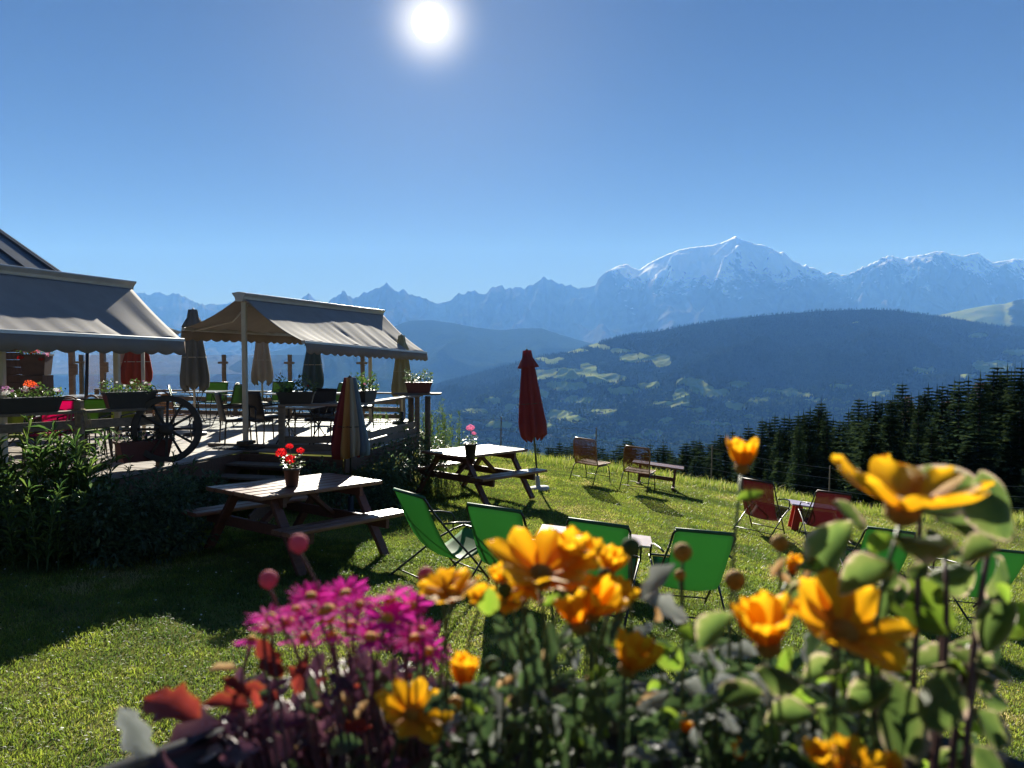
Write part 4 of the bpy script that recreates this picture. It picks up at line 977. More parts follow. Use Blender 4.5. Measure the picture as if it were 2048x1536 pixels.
# ------------------------------------------------------------------ chairs and tables on the deck
M_gmesh = plain('green_chair_mesh', (.10, .20, .06), .6, var=.1, trans=.4, tcol=(.16, .30, .07)); M_ymesh = plain('lime_chair_mesh', (.24, .27, .05), .6, var=.1, trans=.35); M_mmesh = plain('magenta_chair_mesh', (.50, .03, .20), .6, var=.1, trans=.5, tcol=(.85, .05, .32)); M_wick = plain('black_wicker', (.02, .02, .024), .5, var=.4, scale=40, bump=.4, bscale=90); M_top = plain('grey_table_top', (.42, .42, .42), .22, var=.12, spec=.7); M_slat = wood('honey_slats', (.42, .20, .07), .45)
def mesh_chair_parts(t, seatm):
    W = .23
    MB().grid(lambda u, v: (-.22 - .10 * u - .02 * (1 - (2 * v - 1) ** 2), (2 * v - 1) * W, .46 + u * .40), 6, 6).build('backrest', seatm, t, True, thick=.004)
    MB().grid(lambda u, v: (-.22 + .44 * u, (2 * v - 1) * W, .44 - .02 * math.sin(math.pi * u) * (1 - (2 * v - 1) ** 2)), 6, 6).build('seat', seatm, t, True, thick=.004)
    for s in (-1, 1):
        MB().tube([(.24, s * .245, 0), (.22, s * .24, .43), (.20, s * .24, .445), (-.22, s * .235, .45), (-.33, s * .232, .87)], .010, 6).build('side_frame', M_black, t, True)
        MB().tube([(-.30, s * .25, 0), (-.20, s * .24, .44)], .010, 6).build('leg', M_black, t, True)
        MB().tube([(-.28, s * .26, .66), (-.05, s * .275, .66), (.16, s * .27, .645), (.21, s * .25, .45)], .010, 6).build('armrest', M_black, t, True)
    MB().tube([(-.335, -.232, .87), (-.335, .232, .87)], .010, 6).build('top_rail', M_black, t, True)
def wicker_parts(t):
    W = .25
    MB().grid(lambda u, v: (-.24 - .09 * u - .03 * (1 - (2 * v - 1) ** 2), (2 * v - 1) * W, .42 + u * .46), 6, 8).build('backrest', M_wick, t, True, thick=.02)
    MB().cbox((0, 0, .42), (.48, .48, .05), .012).build('seat', M_wick, t)
    for s in (-1, 1):
        MB().tube([(-.30, s * .26, .64), (.0, s * .275, .65), (.2, s * .27, .64), (.23, s * .26, .58)], .018, 6).build('armrest', M_wick, t, True)
        for x_ in (-.24, .22): MB().tube([(x_ * 1.12, s * .25, 0), (x_, s * .24, .42), (x_ * (1.0 if x_ > 0 else 1.2), s * .26, .64)], .013, 6).build('leg', M_black, t, True)
def bistro_parts(t):
    # round-topped back with horizontal slats
    arch = [(-.21, -.21, .45)] + [(-.24 - .03 * math.sin(a), -.21 * math.cos(a), .66 + .22 * math.sin(a)) for a in np.linspace(0, math.pi, 11)] + [(-.21, .21, .45)]
    MB().tube(arch, .014, 7).build('back_frame', M_brown, t, True)
    for k in range(8):
        z = .50 + k * .045; w = .20 if z < .66 else .20 * math.sqrt(max(0.05, 1 - ((z - .66) / .22) ** 2)); MB().cbox((-.235, 0, z), (.012, 2 * w, .026), .003).build('back_slat', M_slat, t)
    for k in range(7): MB().cbox((-.18 + k * .062, 0, .45), (.05, .42, .018), .003).build('seat_slat', M_slat, t)
    for s in (-1, 1):
        for x_ in (-.19, .19): MB().tube([(x_ * 1.2, s * .21, 0), (x_, s * .19, .44)], .011, 6).build('leg', M_black, t, True)
def table_parts(t, h=.72, w=.7, l=.7, round_=False):
    if round_: MB().lathe([(w / 2, h - .025), (w / 2 + .006, h - .012), (w / 2, h), (.001, h)], 28).build('table_top', M_top, t, True)
    else: MB().cbox((0, 0, h - .012), (l, w, .024), .005).build('table_top', M_top, t)
    for s in (-1, 1):
        MB().tube([(-l * .42, s * w * .36, 0), (0, s * w * .36, h * .5), (l * .36, s * w * .36, h - .03)], .011, 6).build('leg', M_black, t, True)
        MB().tube([(l * .42, s * w * .34, 0), (0, s * w * .34, h * .5), (-l * .36, s * w * .34, h - .03)], .011, 6).build('leg', M_black, t, True)
    for x_ in (-l * .34, l * .34): MB().tube([(x_, -w * .36, .08), (x_, w * .36, .08)], .009, 6).build('stretcher', M_black, t, True)
protos = {}
def place(kind, px_, d_, az, label, group=None):
    d_ = d_ * DS; x = (px_ - CX) / FPX * d_; loc = (x, d_, DZ)
    base, *var = kind.split(':')
    nm = {'mesh': 'mesh_chair', 'wicker': 'wicker_chair', 'bistro': 'bistro_chair', 'table': 'cafe_table'}[base]
    if kind in protos: return dup(protos[kind], None, loc, face(az), label, group)
    t = thing(nm, label, 'table' if base == 'table' else 'chair', loc, face(az), group)
    if base == 'mesh': mesh_chair_parts(t, {'green': M_gmesh, 'lime': M_ymesh, 'magenta': M_mmesh}[var[0]])
    elif base == 'wicker': wicker_parts(t)
    elif base == 'bistro': bistro_parts(t)
    else: table_parts(t, *( {'a': (.72, .75, .75), 'b': (.66, .8, 1.0), 'r': (.72, .7, .7, True)}[var[0]]))
    protos[kind] = t; return t
GC = 'chairs on the deck'; GT = 'tables on the deck'
place('table:a', 415, 16.4, 10, 'grey cafe table with crossed legs and a blue cup on it', GT)
place('mesh:green', 372, 15.7, 70, 'green mesh chair left of the table with the blue cup', GC)
place('mesh:green', 424, 17.2, 180, 'green mesh chair beyond the table with the blue cup', GC)
place('mesh:green', 452, 16.2, -80, 'green mesh chair right of the table with the blue cup', GC)
place('table:b', 576, 16.9, 5, 'grey cafe table near the closed beige parasol', GT)
place('mesh:green', 505, 17.0, 80, 'green mesh chair just left of the closed beige parasol', GC)
place('mesh:green', 560, 17.35, 175, 'green mesh chair behind the middle flower trough', GC)
place('mesh:green', 655, 17.1, -85, 'green mesh chair behind the closed teal parasol', GC)
place('table:b', 605, 12.75, 12, 'sunlit grey table under the middle awning among black wicker chairs', GT)
place('wicker', 476, 12.75, 60, 'black wicker chair beside the cream awning post', GC)
place('wicker', 537, 13.3, 40, 'black wicker chair between the awning post and the sunlit table', GC)
place('wicker', 628, 13.7, 200, 'black wicker chair beyond the sunlit table', GC)
place('wicker', 668, 12.95, -70, 'black wicker chair behind the striped parasol', GC)
place('table:r', 690, 15.6, 0, 'round cafe table at the valley end of the deck', GT)
place('wicker', 720, 15.9, -100, 'black wicker chair by the round table at the valley end', GC)
place('bistro', 343, 13.3, 15, 'honey slatted round-backed chair behind the cart wheel', GC)
place('bistro', 141, 11.6, -20, 'honey slatted round-backed chair left of the rail post', GC)
place('bistro', 163, 11.1, 10, 'honey slatted round-backed chair right behind the rail post', GC)
place('bistro', 214, 11.9, 25, 'honey slatted round-backed chair behind the green flower trough', GC)
place('table:r', 180, 13.0, 0, 'round cafe table under the left awning', GT)
place('table:a', 150, 14.6, 20, 'grey cafe table at the back under the left awning', GT)
place('table:a', 300, 15.6, 0, 'grey cafe table below the faded red parasol', GT)
place('mesh:magenta', 102, 10.2, 170, 'magenta mesh chair behind the near railing', GC)
place('mesh:green', 166, 10.5, 175, 'green mesh chair next to the magenta one behind the near railing', GC)
place('mesh:lime', 222, 10.9, 190, 'lime mesh chair behind the near railing by the cart wheel', GC)
place('mesh:lime', 12, 9.9, 165, 'lime mesh chair at the left end of the near railing', GC)
place('mesh:lime', 66, 13.6, 120, 'lime mesh chair near the house wall', GC)
place('table:b', 70, 11.4, 10, 'grey table behind the magenta chair', GT)
a = atd(407, 779, 16.4); t = thing('blue_cup', 'small blue cup on the cafe table with crossed legs', 'cup', loc=(a.x, a.y, DZ + .721)); MB().lathe([(.03, 0), (.036, .004), (.042, .09), (.039, .09), (.033, .01), (.001, .01)], 16).build('cup_body', plain('blue_glaze', (.03, .16, .42), .25, var=.05), t, True); MB().tube([(.04, 0, .075), (.062, 0, .065), (.062, 0, .03), (.038, 0, .02)], .005, 6).build('handle', plain('blue_handle', (.03, .16, .42), .25, var=.05), t, True)

# ------------------------------------------------------------------ troughs with flowers
M_trough = plain('dark_trough_plastic', (.022, .020, .022), .5, var=.25, scale=8); M_terra = plain('dark_red_trough', (.13, .035, .03), .6, var=.2, scale=6); M_white = petal_mat('white_petals', (.75, .74, .70)); M_oran = petal_mat('orange_red_petals', (.75, .10, .03)); M_purp = petal_mat('mauve_petals', (.36, .16, .34))
def trough(loc, rz, L, Wd, Hh, label, mat, fol, nleaf, height, blooms, leaf=.06, stand=None):
    t = thing('flower_trough', label, 'flower trough', loc, rz)
    o_ = MB(); o_.box((0, 0, Hh / 2), (L, Wd, Hh), taper=.84); o_.build('trough_box', mat, t)
    MB().add([(x_ * L / 2, y_ * Wd / 2, Hh + .012) for x_, y_ in ((-1.03, -1.08), (1.03, -1.08), (1.03, 1.08), (-1.03, 1.08))] + [(x_ * L / 2, y_ * Wd / 2, Hh - .02) for x_, y_ in ((-1.03, -1.08), (1.03, -1.08), (1.03, 1.08), (-1.03, 1.08))], [(0, 1, 2, 3), (0, 4, 5, 1), (1, 5, 6, 2), (2, 6, 7, 3), (3, 7, 4, 0)]).build('rim', mat, t)
    def fn(i):
        x_ = random.uniform(-.5, .5) * L; y_ = random.uniform(-.5, .5) * Wd; z_ = Hh + random.uniform(0, 1) ** 1.3 * height * (.6 + .5 * math.sin(x_ * 9 + L) ** 2)
        return (x_ * 1.05, y_ * 1.3, z_), (x_ * .8, y_ * 3, .35), random.gauss(.5, .25)
    leafy('foliage', t, nleaf, fn, leaf, fol, aspect=.55)
    for (bx, by, bz, r_, pm) in blooms: flower_ball(None, 26, r_).build('blossom', pm, t, loc=(bx * L / 2, by * Wd / 2, Hh + bz))
    return t
def rb(n, mats, hz, r_): return [(random.uniform(-.95, .95), random.uniform(-1, .6), hz * random.uniform(.5, 1.1), r_ * random.uniform(.6, 1.3), random.choice(mats)) for _ in range(n)]
zr = DZ + .80
def along(px_, f, off_=0.0):
    a, b = Vector((*NR[0], 0)), Vector((*NR[2], 0)); return a.lerp(b, f)
nrz = math.atan2(NR[2][1] - NR[0][1], NR[2][0] - NR[0][0])
p = along(0, .46); trough((p.x, p.y, zr), nrz, .72, .19, .17, 'dark flower trough of white and mauve blooms with one orange cluster on the near railing', M_trough, M_leaf, 260, .16, rb(9, [M_white], .13, .03) + rb(10, [M_purp], .13, .028) + [(.05, -.2, .17, .055, M_oran), (.16, 0, .15, .045, M_oran)], .05)
p = along(0, .16); trough((p.x, p.y, zr), nrz, .5, .18, .16, 'flower trough cut off by the left edge, on the near railing', M_trough, M_leaf, 200, .16, rb(8, [M_white, M_red], .14, .03), .05)
p = Vector((*NR[1], 0)).lerp(Vector((*NR[2], 0)), .62); trough((p.x, p.y, zr), nrz, .62, .20, .20, 'dark flower trough with dense green foliage on the near railing beside the cart wheel', M_trough, M_leaf, 420, .15, rb(6, [M_white, M_purp], .17, .018), .045)
p = Vector((*NR[1], 0)).lerp(Vector((*NR[2], 0)), .75); trough((p.x + .05, p.y - .02, DZ + .10), nrz, .66, .24, .26, 'dark red trough standing below the near railing by the cart wheel', M_terra, M_leaf_dark, 220, .14, rb(4, [M_purp], .1, .02), .06)
a = D(.0, 0); f0, f1 = FR[0], FR[1]; zf = DZ + .74
p = f0.lerp(f1, .2); frz = math.atan2(f1.y - f0.y, f1.x - f0.x)
trough((p.x, p.y, zf), frz, .55, .2, .17, 'dark flower trough with bushy plants on the railing under the middle awning', M_trough, M_leaf_dark, 260, .24, rb(2, [M_red], .2, .02), .07)
f0, f1 = FR[1], FR[2]; frz = math.atan2(f1.y - f0.y, f1.x - f0.x)
p = f0.lerp(f1, .15); trough((p.x, p.y, zf), frz, .45, .2, .17, 'dark flower trough half hidden behind the striped parasol', M_trough, M_leaf, 220, .26, rb(3, [M_pink], .15, .025), .075)
p = cp; trough((p.x + .05, p.y + .02, DZ + .765), R(6), .5, .24, .19, 'terracotta trough with a dark bush on the corner post shelf', M_terra, M_leaf_dark, 320, .24, [], .06)
a = atd(74, 750, 13.8); trough((a.x, a.y, a.z), R(10), .42, .36, .36, 'wooden box of red and pink geraniums on a plinth by the house wall', M_hwall, M_leaf, 260, .14, rb(9, [M_red, M_pink], .10, .045) + [(.9, -.6, .0, .05, M_pink), (-.9, -1, -.05, .05, M_red), (.7, -1.0, -.08, .04, M_red)], .05)
a2 = thing('plinth', 'dark board plinth under the geranium box by the house wall', 'plinth', loc=(a.x, a.y, DZ)); MB().cbox((0, 0, (a.z - DZ) / 2 - .002), (.40, .34, a.z - DZ - .004), .01).build('plinth_box', M_hwall, a2)

# ------------------------------------------------------------------ old cart wheel leaning by the railing
M_wheel = wood('old_wheel_wood', (.055, .045, .040), .7, grain=(3, 3, 3)); M_iron = plain('rusty_iron', (.06, .045, .04), .6, metal=.5, var=.4, scale=10)
wc = atd(334, 858, 10.1); wt = thing('cart_wheel', 'old wooden cart wheel leaning at the end of the near railing', 'wheel', mat=Matrix.Translation(wc) @ Matrix.Rotation(R(8), 4, 'Z') @ Matrix.Rotation(R(82), 4, 'X'))
RW = .40; mb = MB(); sec = [(-.035, -.03), (.03, -.03), (.03, .03), (-.035, .03)]
vs = [((RW + a) * math.cos(q_), (RW + a) * math.sin(q_), b) for q_ in np.linspace(0, 2 * math.pi, 48, endpoint=False) for (a, b) in sec]
mb.add(vs, [(i * 4 + j, i * 4 + (j + 1) % 4, ((i + 1) % 48) * 4 + (j + 1) % 4, ((i + 1) % 48) * 4 + j) for i in range(48) for j in range(4)]); mb.build('rim', M_wheel, wt)
mb = MB(); sec = [(.032, -.034), (.042, -.034), (.042, .034), (.032, .034)]
vs = [((RW + a) * math.cos(q_), (RW + a) * math.sin(q_), b) for q_ in np.linspace(0, 2 * math.pi, 48, endpoint=False) for (a, b) in sec]
mb.add(vs, [(i * 4 + j, i * 4 + (j + 1) % 4, ((i + 1) % 48) * 4 + (j + 1) % 4, ((i + 1) % 48) * 4 + j) for i in range(48) for j in range(4)]); mb.build('iron_tyre', M_iron, wt)
MB().lathe([(.05, -.13), (.06, -.12), (.085, -.04), (.09, 0), (.085, .04), (.06, .12), (.05, .13)], 18).build('hub', M_wheel, wt, True)
spk = MB().tube([(.07, 0, 0), (.2, 0, .004), (RW - .03, 0, 0)], [.022, .016, .019], 7).mesh('spoke', M_wheel, True)
for k in range(12): put('spoke', spk, wt, rot=(0, 0, k * math.pi / 6))

# ------------------------------------------------------------------ shrubs and tall plants
def shrub(x, y, rx, ry, h, n, label, mat=M_leaf_dark, leaf=.07, z0=None, tone=.45, group='shrubs along the deck'):
    z = G(x, y) if z0 is None else z0
    t = thing('shrub', label, 'shrub', (x, y, z - .02), random.uniform(0, 6), group)
    st_ = MB()
    for k in range(9):
        a = random.uniform(0, 6.28); q_ = random.uniform(.3, .8); st_.tube([(0, 0, 0), (rx * q_ * .4 * math.cos(a), ry * q_ * .4 * math.sin(a), h * .4), (rx * q_ * math.cos(a), ry * q_ * math.sin(a), h * .8)], [.012, .008, .004], 5)
    st_.build('stems', M_stem, t)
    lobes = [(random.uniform(-.55, .55) * rx, random.uniform(-.55, .55) * ry, h * random.uniform(.35, .78), random.uniform(.35, .6)) for _ in range(9)]
    def fn(i):
        l = random.choice(lobes); d = Vector((random.gauss(0, 1), random.gauss(0, 1), random.gauss(0, .8))); d.normalize(); r_ = random.uniform(.4, 1) ** .5
        p = Vector((l[0] + d.x * rx * l[3] * r_, l[1] + d.y * ry * l[3] * r_, max(.02, l[2] + d.z * h * .32 * r_))); return p, d, random.gauss(tone, .22)
    leafy('crown', t, n, fn, leaf, mat, aspect=.45); return t
def shoots(x, y, n, h, spread, label, mat=M_leaf, leaf=.10, z0=None, tone=.55, per=46, group='tall plants beside the deck', aspect=.16):
    z = G(x, y) if z0 is None else z0
    t = thing('tall_plant', label, 'plant', (x, y, z - .02), 0, group)
    sm = MB(); S_ = []
    for k in range(n):
        a = random.uniform(0, 6.28); q_ = spread * random.uniform(0, 1) ** .5; b = Vector((q_ * math.cos(a), q_ * math.sin(a), 0)); hh = h * random.uniform(.6, 1.08); ln = Vector((random.gauss(0, .08), random.gauss(0, .08), 0)) * hh + b * .35
        S_.append((b, ln, hh)); sm.tube([b, b + ln * .4 + Vector((0, 0, hh * .5)), b + ln + Vector((0, 0, hh))], [.006, .005, .002], 4)
    sm.build('stems', M_stem, t)
    def fn(i):
        b, ln, hh = S_[i % n]; k = random.uniform(.12, 1.0); a = random.uniform(0, 6.28); return b + ln * k * k + Vector((0, 0, hh * k)), (math.cos(a), math.sin(a), .75), random.gauss(tone, .22)
    leafy('leaves', t, n * per, fn, leaf, mat, aspect=aspect, up=.35); return t
for i, (px_, d_, rx, h, nn, mt_, lab) in enumerate([
    (60, 8.3, .6, .62, 1500, M_leaf_dark, 'dark leafy shrub at the left edge below the near railing'),
    (165, 8.2, .6, .55, 1500, M_leaf_dark, 'dark leafy shrub in front of the near railing post'),
    (265, 8.5, .55, .55, 1400, M_leaf_dark, 'dark leafy shrub in front of the dark red trough'),
    (350, 9.0, .55, .62, 1500, M_leaf_dark, 'dark leafy shrub below the cart wheel'),
    (395, 9.8, .42, .55, 1100, M_leaf_dark, 'dark leafy shrub left of the deck steps'),
    (100, 8.1, .6, .34, 1300, M_leaf_dark, 'low dark plants at the front of the left bed'),
    (230, 8.2, .55, .30, 1200, M_leaf_dark, 'low dark plants in the middle of the left bed'),
    (-10, 8.0, .5, .45, 1100, M_leaf_dark, 'dark plants cut off by the left edge of the bed'),
    (340, 8.5, .5, .32, 1000, M_leaf_dark, 'low dark plants at the lawn side of the left bed'),
    (600, 11.3, .5, .50, 1000, M_leaf_dark, 'dark shrub behind the red geranium pot'),
    (660, 11.3, .5, .52, 1000, M_leaf_dark, 'dark shrub left of the striped parasol'),
    (745, 11.9, .55, .60, 1200, M_leaf_dark, 'dark shrub right of the striped parasol'),
    (800, 12.8, .6, .68, 1200, M_leaf_dark, 'dark shrub below the corner posts'),
    (850, 13.8, .65, .72, 1300, M_leaf_dark, 'dark shrub beyond the corner posts'),
    (770, 11.6, .5, .3, 900, M_leaf_dark, 'low dark plants left of the far picnic table')]):
    d_ *= .98; shrub((px_ - CX) / FPX * d_, d_, rx, rx * .8, h * 1.4, nn, lab, mt_, leaf=.07)
for (px_, d_, n__, h, sp_, lab, lf) in [
    (20, 8.5, 16, 1.0, .30, 'tall sunlit grassy plant at the left edge', .20), (110, 8.7, 12, .95, .28, 'tall grassy plant before the magenta chair', .18), (160, 8.9, 12, .9, .25, 'tall grassy plant beside the rail post', .18),
    (75, 8.0, 10, .6, .28, 'bright leafy plant low in the left bed', .15), (225, 9.3, 9, .7, .22, 'thin weedy plant before the dark red trough', .12), (385, 10.2, 9, .7, .22, 'weedy plant right of the cart wheel', .10)]:
    d_ *= .95; shoots((px_ - CX) / FPX * d_, d_, n__, h * 1.35, sp_, lab, leaf=lf, aspect=.11)
for (px_, d_, n__, h, sp_, lab) in [(775, 14.6, 14, .85, .35, 'feathery green plant left of the corner posts'), (835, 14.8, 18, .95, .35, 'feathery green plant right of the corner posts'), (872, 15.2, 18, 1.02, .32, 'tallest feathery green plant beside the deck'), (902, 15.6, 14, .85, .28, 'feathery green plant furthest from the deck'), (858, 14.2, 14, .7, .3, 'short feathery green plant in front of the tall ones')]:
    d_ *= .99; shoots((px_ - CX) / FPX * d_, d_, n__, h * 1.55, sp_, lab, leaf=.075, per=70, tone=.72, aspect=.2)
# a few pale stones at the deck foot
M_stone = plain('pale_stone', (.42, .40, .36), .8, var=.3, scale=6, bump=.5)
for (px_, py_, d_, r_) in [(232, 955, 9.5, .16), (205, 945, 9.4, .12), (300, 940, 9.7, .10), (80, 930, 8.9, .12), (262, 962, 9.3, .12), (60, 965, 8.7, .10), (140, 958, 9.0, .09)]:
    d_ *= .95; x = (px_ - CX) / FPX * d_; mb = MB(); ph = random.uniform(0, 6)
    mb.lathe([(r_ * .8, -.03), (r_, r_ * .15), (r_ * .85, r_ * .42), (r_ * .4, r_ * .58), (.01, r_ * .6)], 9, wob=lambda q_, i: 1 + .22 * math.sin(2 * q_ + ph + i) + .1 * math.sin(5 * q_ + ph))
    o_ = mb.build('stone', M_stone, None, loc=(x, d_, G(x, d_))); tag(o_, 'pale stone edging the bed at the foot of the deck', 'stone', 'stones edging the bed')

# straw rope knotted round the tall rail post
rp = Vector((NR[1][0], NR[1][1], DZ + .80)); t = thing('straw_rope', 'pale straw rope knotted round the tall post of the near railing', 'rope', loc=rp)
M_rope = plain('straw_fibre', (.34, .26, .15), .9, var=.3, scale=60)
MB().tube([(.075 * math.cos(a), .075 * math.sin(a), .012 * a / 6.283 - .03) for a in np.linspace(0, 6.283 * 3, 40)], .011, 6).build('coil', M_rope, t, True)
for k in range(14):
    a = random.uniform(-2.6, .2); l = random.uniform(.10, .22); MB().tube([(.08 * math.cos(a), .08 * math.sin(a), .0), (.12 * math.cos(a), .12 * math.sin(a), -.02), (.15 * math.cos(a) + random.uniform(-.02, .02), .15 * math.sin(a), -l)], .0035, 4).build('strand', M_rope, t)
# ------------------------------------------------------------------ spruce wood beyond the fence
q = N('spruce_needles'); oi = q.new('ObjectInfo')
c = q.ramp(q.attr('tone'), [(0, (.010, .020, .011)), (.5, (.026, .046, .020)), (1, (.065, .090, .032))])
hs = q.new('HueSaturation'); mr = q.new('MapRange'); mr.inputs[3].default_value = .7; mr.inputs[4].default_value = 1.45; q.l.new(oi.outputs['Random'], mr.inputs[0]); q.l.new(mr.outputs[0], hs.inputs['Value']); q.l.new(c, hs.inputs['Color'])
q.l.new(hs.outputs[0], q.b.inputs['Base Color']); q.b.inputs['Roughness'].default_value = .8; q.b.inputs['Specular IOR Level'].default_value = .0; q.translucent(hs.outputs[0], .15); M_needle = q.m
M_dead = leaf_mat('dead_needles', [(0, (.05, .022, .014)), (.6, (.10, .045, .03)), (1, (.16, .08, .05))], .2, .8); M_bark = plain('spruce_bark', (.055, .042, .035), .9, var=.3, scale=3)
def spruce_mesh(H, spread, seed, dens=1.0, bare=.06, mat=None, name='crown', step=1.0, raw=False):
    r = random.Random(seed); V = []; F = []; T = []
    z = H * bare
    while z < H * .985:
        k = z / H; L = spread * H * (1 - k) ** .85 * (.75 + .35 * r.random()) + .12
        nb = max(5, int((12 if k < .7 else 8) * dens)); a0 = r.uniform(0, 6.28)
        for b in range(nb):
            a = a0 + b * 6.283 / nb + r.uniform(-.3, .3); l = L * r.uniform(.55, 1.12); tone = r.gauss(.4, .2)
            ca, sa = math.cos(a), math.sin(a); drop = (.42 - .35 * k) * l
            ns = max(3, int(l / .45))
            for i in range(ns):
                u = (i + .6) / ns; px_, pz = l * u, z - drop * u + .12 * l * u * u * u; wsp = (.30 + .42 * l * (1 - u * .75)) * r.uniform(.7, 1.2)
                for sg in (-1, 1):
                    n0 = len(V); tx, ty = -sa * sg, ca * sg; f = r.uniform(.25, .6)
                    V += [(ca * px_, sa * px_, pz), (ca * (px_ + wsp * f) + tx * wsp, sa * (px_ + wsp * f) + ty * wsp, pz - wsp * r.uniform(.15, .55)), (ca * (px_ + wsp * .75), sa * (px_ + wsp * .75), pz - wsp * r.uniform(-.1, .25))]
                    F.append((n0, n0 + 1, n0 + 2)); tt_ = tone + .25 * u + r.gauss(0, .1); T += [tt_ * .8, tt_, tt_]
                n0 = len(V); V += [(ca * px_ - sa * .06, sa * px_ + ca * .06, pz), (ca * px_ + sa * .06, sa * px_ - ca * .06, pz), (ca * (px_ - .05), sa * (px_ - .05), pz - wsp * .8)]; F.append((n0, n0 + 1, n0 + 2)); T += [tone] * 3
        z += step * H * .017 * r.uniform(.8, 1.2) * (1.0 if k < .8 else .8) + .06
    n0 = len(V); V += [(.07, 0, H * .96), (-.07, 0, H * .96), (0, 0, H * 1.02)]; F.append((n0, n0 + 1, n0 + 2)); T += [.4] * 3
    if raw: return np.array(V), np.array(F), np.clip(np.array(T), 0, 1)
    return npmesh(name, np.array(V), np.array(F), mat or M_needle, False, {'tone': np.clip(np.array(T), 0, 1)})
H0 = 22.0
crowns = [spruce_mesh(H0, sp, 100 + i, dn, br) for i, (sp, dn, br) in enumerate([(.17, 1, .05), (.20, 1, .04), (.15, 1, .06), (.18, 1.1, .04), (.15, .9, .07), (.21, 1, .04), (.17, .8, .05)])]
dead = [spruce_mesh(H0, .12, 201, .7, .05, M_dead), spruce_mesh(H0, .10, 203, .55, .05, M_dead)]
thin = spruce_mesh(H0, .10, 305, .5, .12)
trunk = MB().tube([(0, 0, -1.5), (0, 0, 3), (0, 0, 12), (0, 0, 21.5)], [.34, .28, .16, .03], 8).mesh('trunk', M_bark, True)
SKY_L = [(1060, 893), (1100, 880), (1130, 884), (1170, 878), (1215, 884), (1250, 880), (1290, 890), (1330, 884), (1370, 880), (1400, 872), (1440, 866), (1480, 850), (1520, 838), (1560, 830), (1600, 820), (1640, 806), (1680, 812), (1720, 808), (1760, 796), (1785, 772), (1810, 784), (1850, 768), (1900, 762), (1940, 752), (1975, 745), (2010, 735), (2048, 722), (2120, 715)]
def spruce(x, y, h, label, crown, group='spruces in the wood beyond the fence', wide=1.0):
    wide *= random.uniform(1.0, 1.5); k = h / H0; t = thing('spruce_tree', label, 'tree', (x, y, G(x, y) - .3), random.uniform(0, 6.28), group, scale=(k * wide, k * wide, k))
    put('trunk', trunk, t); put('crown', crown, t); return t
SPL = 'dark green spruce crowded in the dense wood beyond the fence'
placed = []
def fit(px_, py_, hmin, hmax, d0, d1):
    best = None
    for d_ in np.linspace(d0, d1, 60):
        a = at(px_, py_, d_); h = a.z - G(a.x, a.y)
        e = 0 if hmin <= h <= hmax else min(abs(h - hmin), abs(h - hmax))
        if best is None or e < best[0] - 1e-6 or (e < 1e-6 and best[0] < 1e-6 and random.random() < .08): best = (e, a.x, a.y, h)
    return best
# the trees that make the skyline of the wood
px_ = 1072.0
while px_ < 2110:
    py_ = float(interp_px(SKY_L, px_)) + random.choice([random.uniform(-9, 6), random.uniform(0, 26)])
    e, x, y, h = fit(px_, py_, 17, 27, 70, 175)
    if e < 3: spruce(x, y, h, SPL, random.choice(crowns)); placed.append((x, y))
    px_ += random.uniform(9, 19) * (1.0 if px_ > 1450 else .8)
for (a_, b_, mesh_, lab) in [(1785, 768, crowns[5], 'tallest broad spruce rising above the middle of the wood'), (2037, 720, thin, 'thin-topped tall spruce at the right edge of the wood'), (1967, 734, crowns[1], 'broad spruce second from the right edge of the wood'), (1627, 800, crowns[0], 'slender pointed spruce on the near skyline of the wood'), (1700, 794, crowns[3], 'dense bushy spruce left of the tallest one'), (1797, 790, dead[0], 'reddish-brown dying spruce just below the tallest one'), (1870, 800, dead[1], 'reddish-brown bare spruce in the middle of the wood'), (1930, 772, dead[1], 'brownish dying spruce left of the broad right-hand spruce')]:
    e, x, y, h = fit(a_, b_, 19, 28, 72, 120); spruce(x, y - 3, h, lab, mesh_); placed.append((x, y - 3))
# the ranks behind and before them
tries = 0
while len(placed) < 285 and tries < 9000:
    tries += 1; d_ = random.uniform(62, 165); a_ = random.uniform(1085, 2130); x = (a_ - CX) / FPX * d_; h = random.uniform(9, 25); z = G(x, d_)
    f_ = d_ * math.cos(PITCH) - (z + h) * math.sin(PITCH); py_ = CY - FPX * (d_ * math.sin(PITCH) + (z + h) * math.cos(PITCH)) / f_
    lim = float(interp_px(SKY_L, a_))
    if py_ < lim + 8 or py_ > lim + 230: continue
    if any((x - p[0]) ** 2 + (d_ - p[1]) ** 2 < 3.2 for p in placed): continue
    spruce(x, d_, h, SPL if h > 13 else 'young spruce at the front of the dense wood beyond the fence', random.choice(crowns), wide=1.0 if h > 13 else 1.25); placed.append((x, d_))
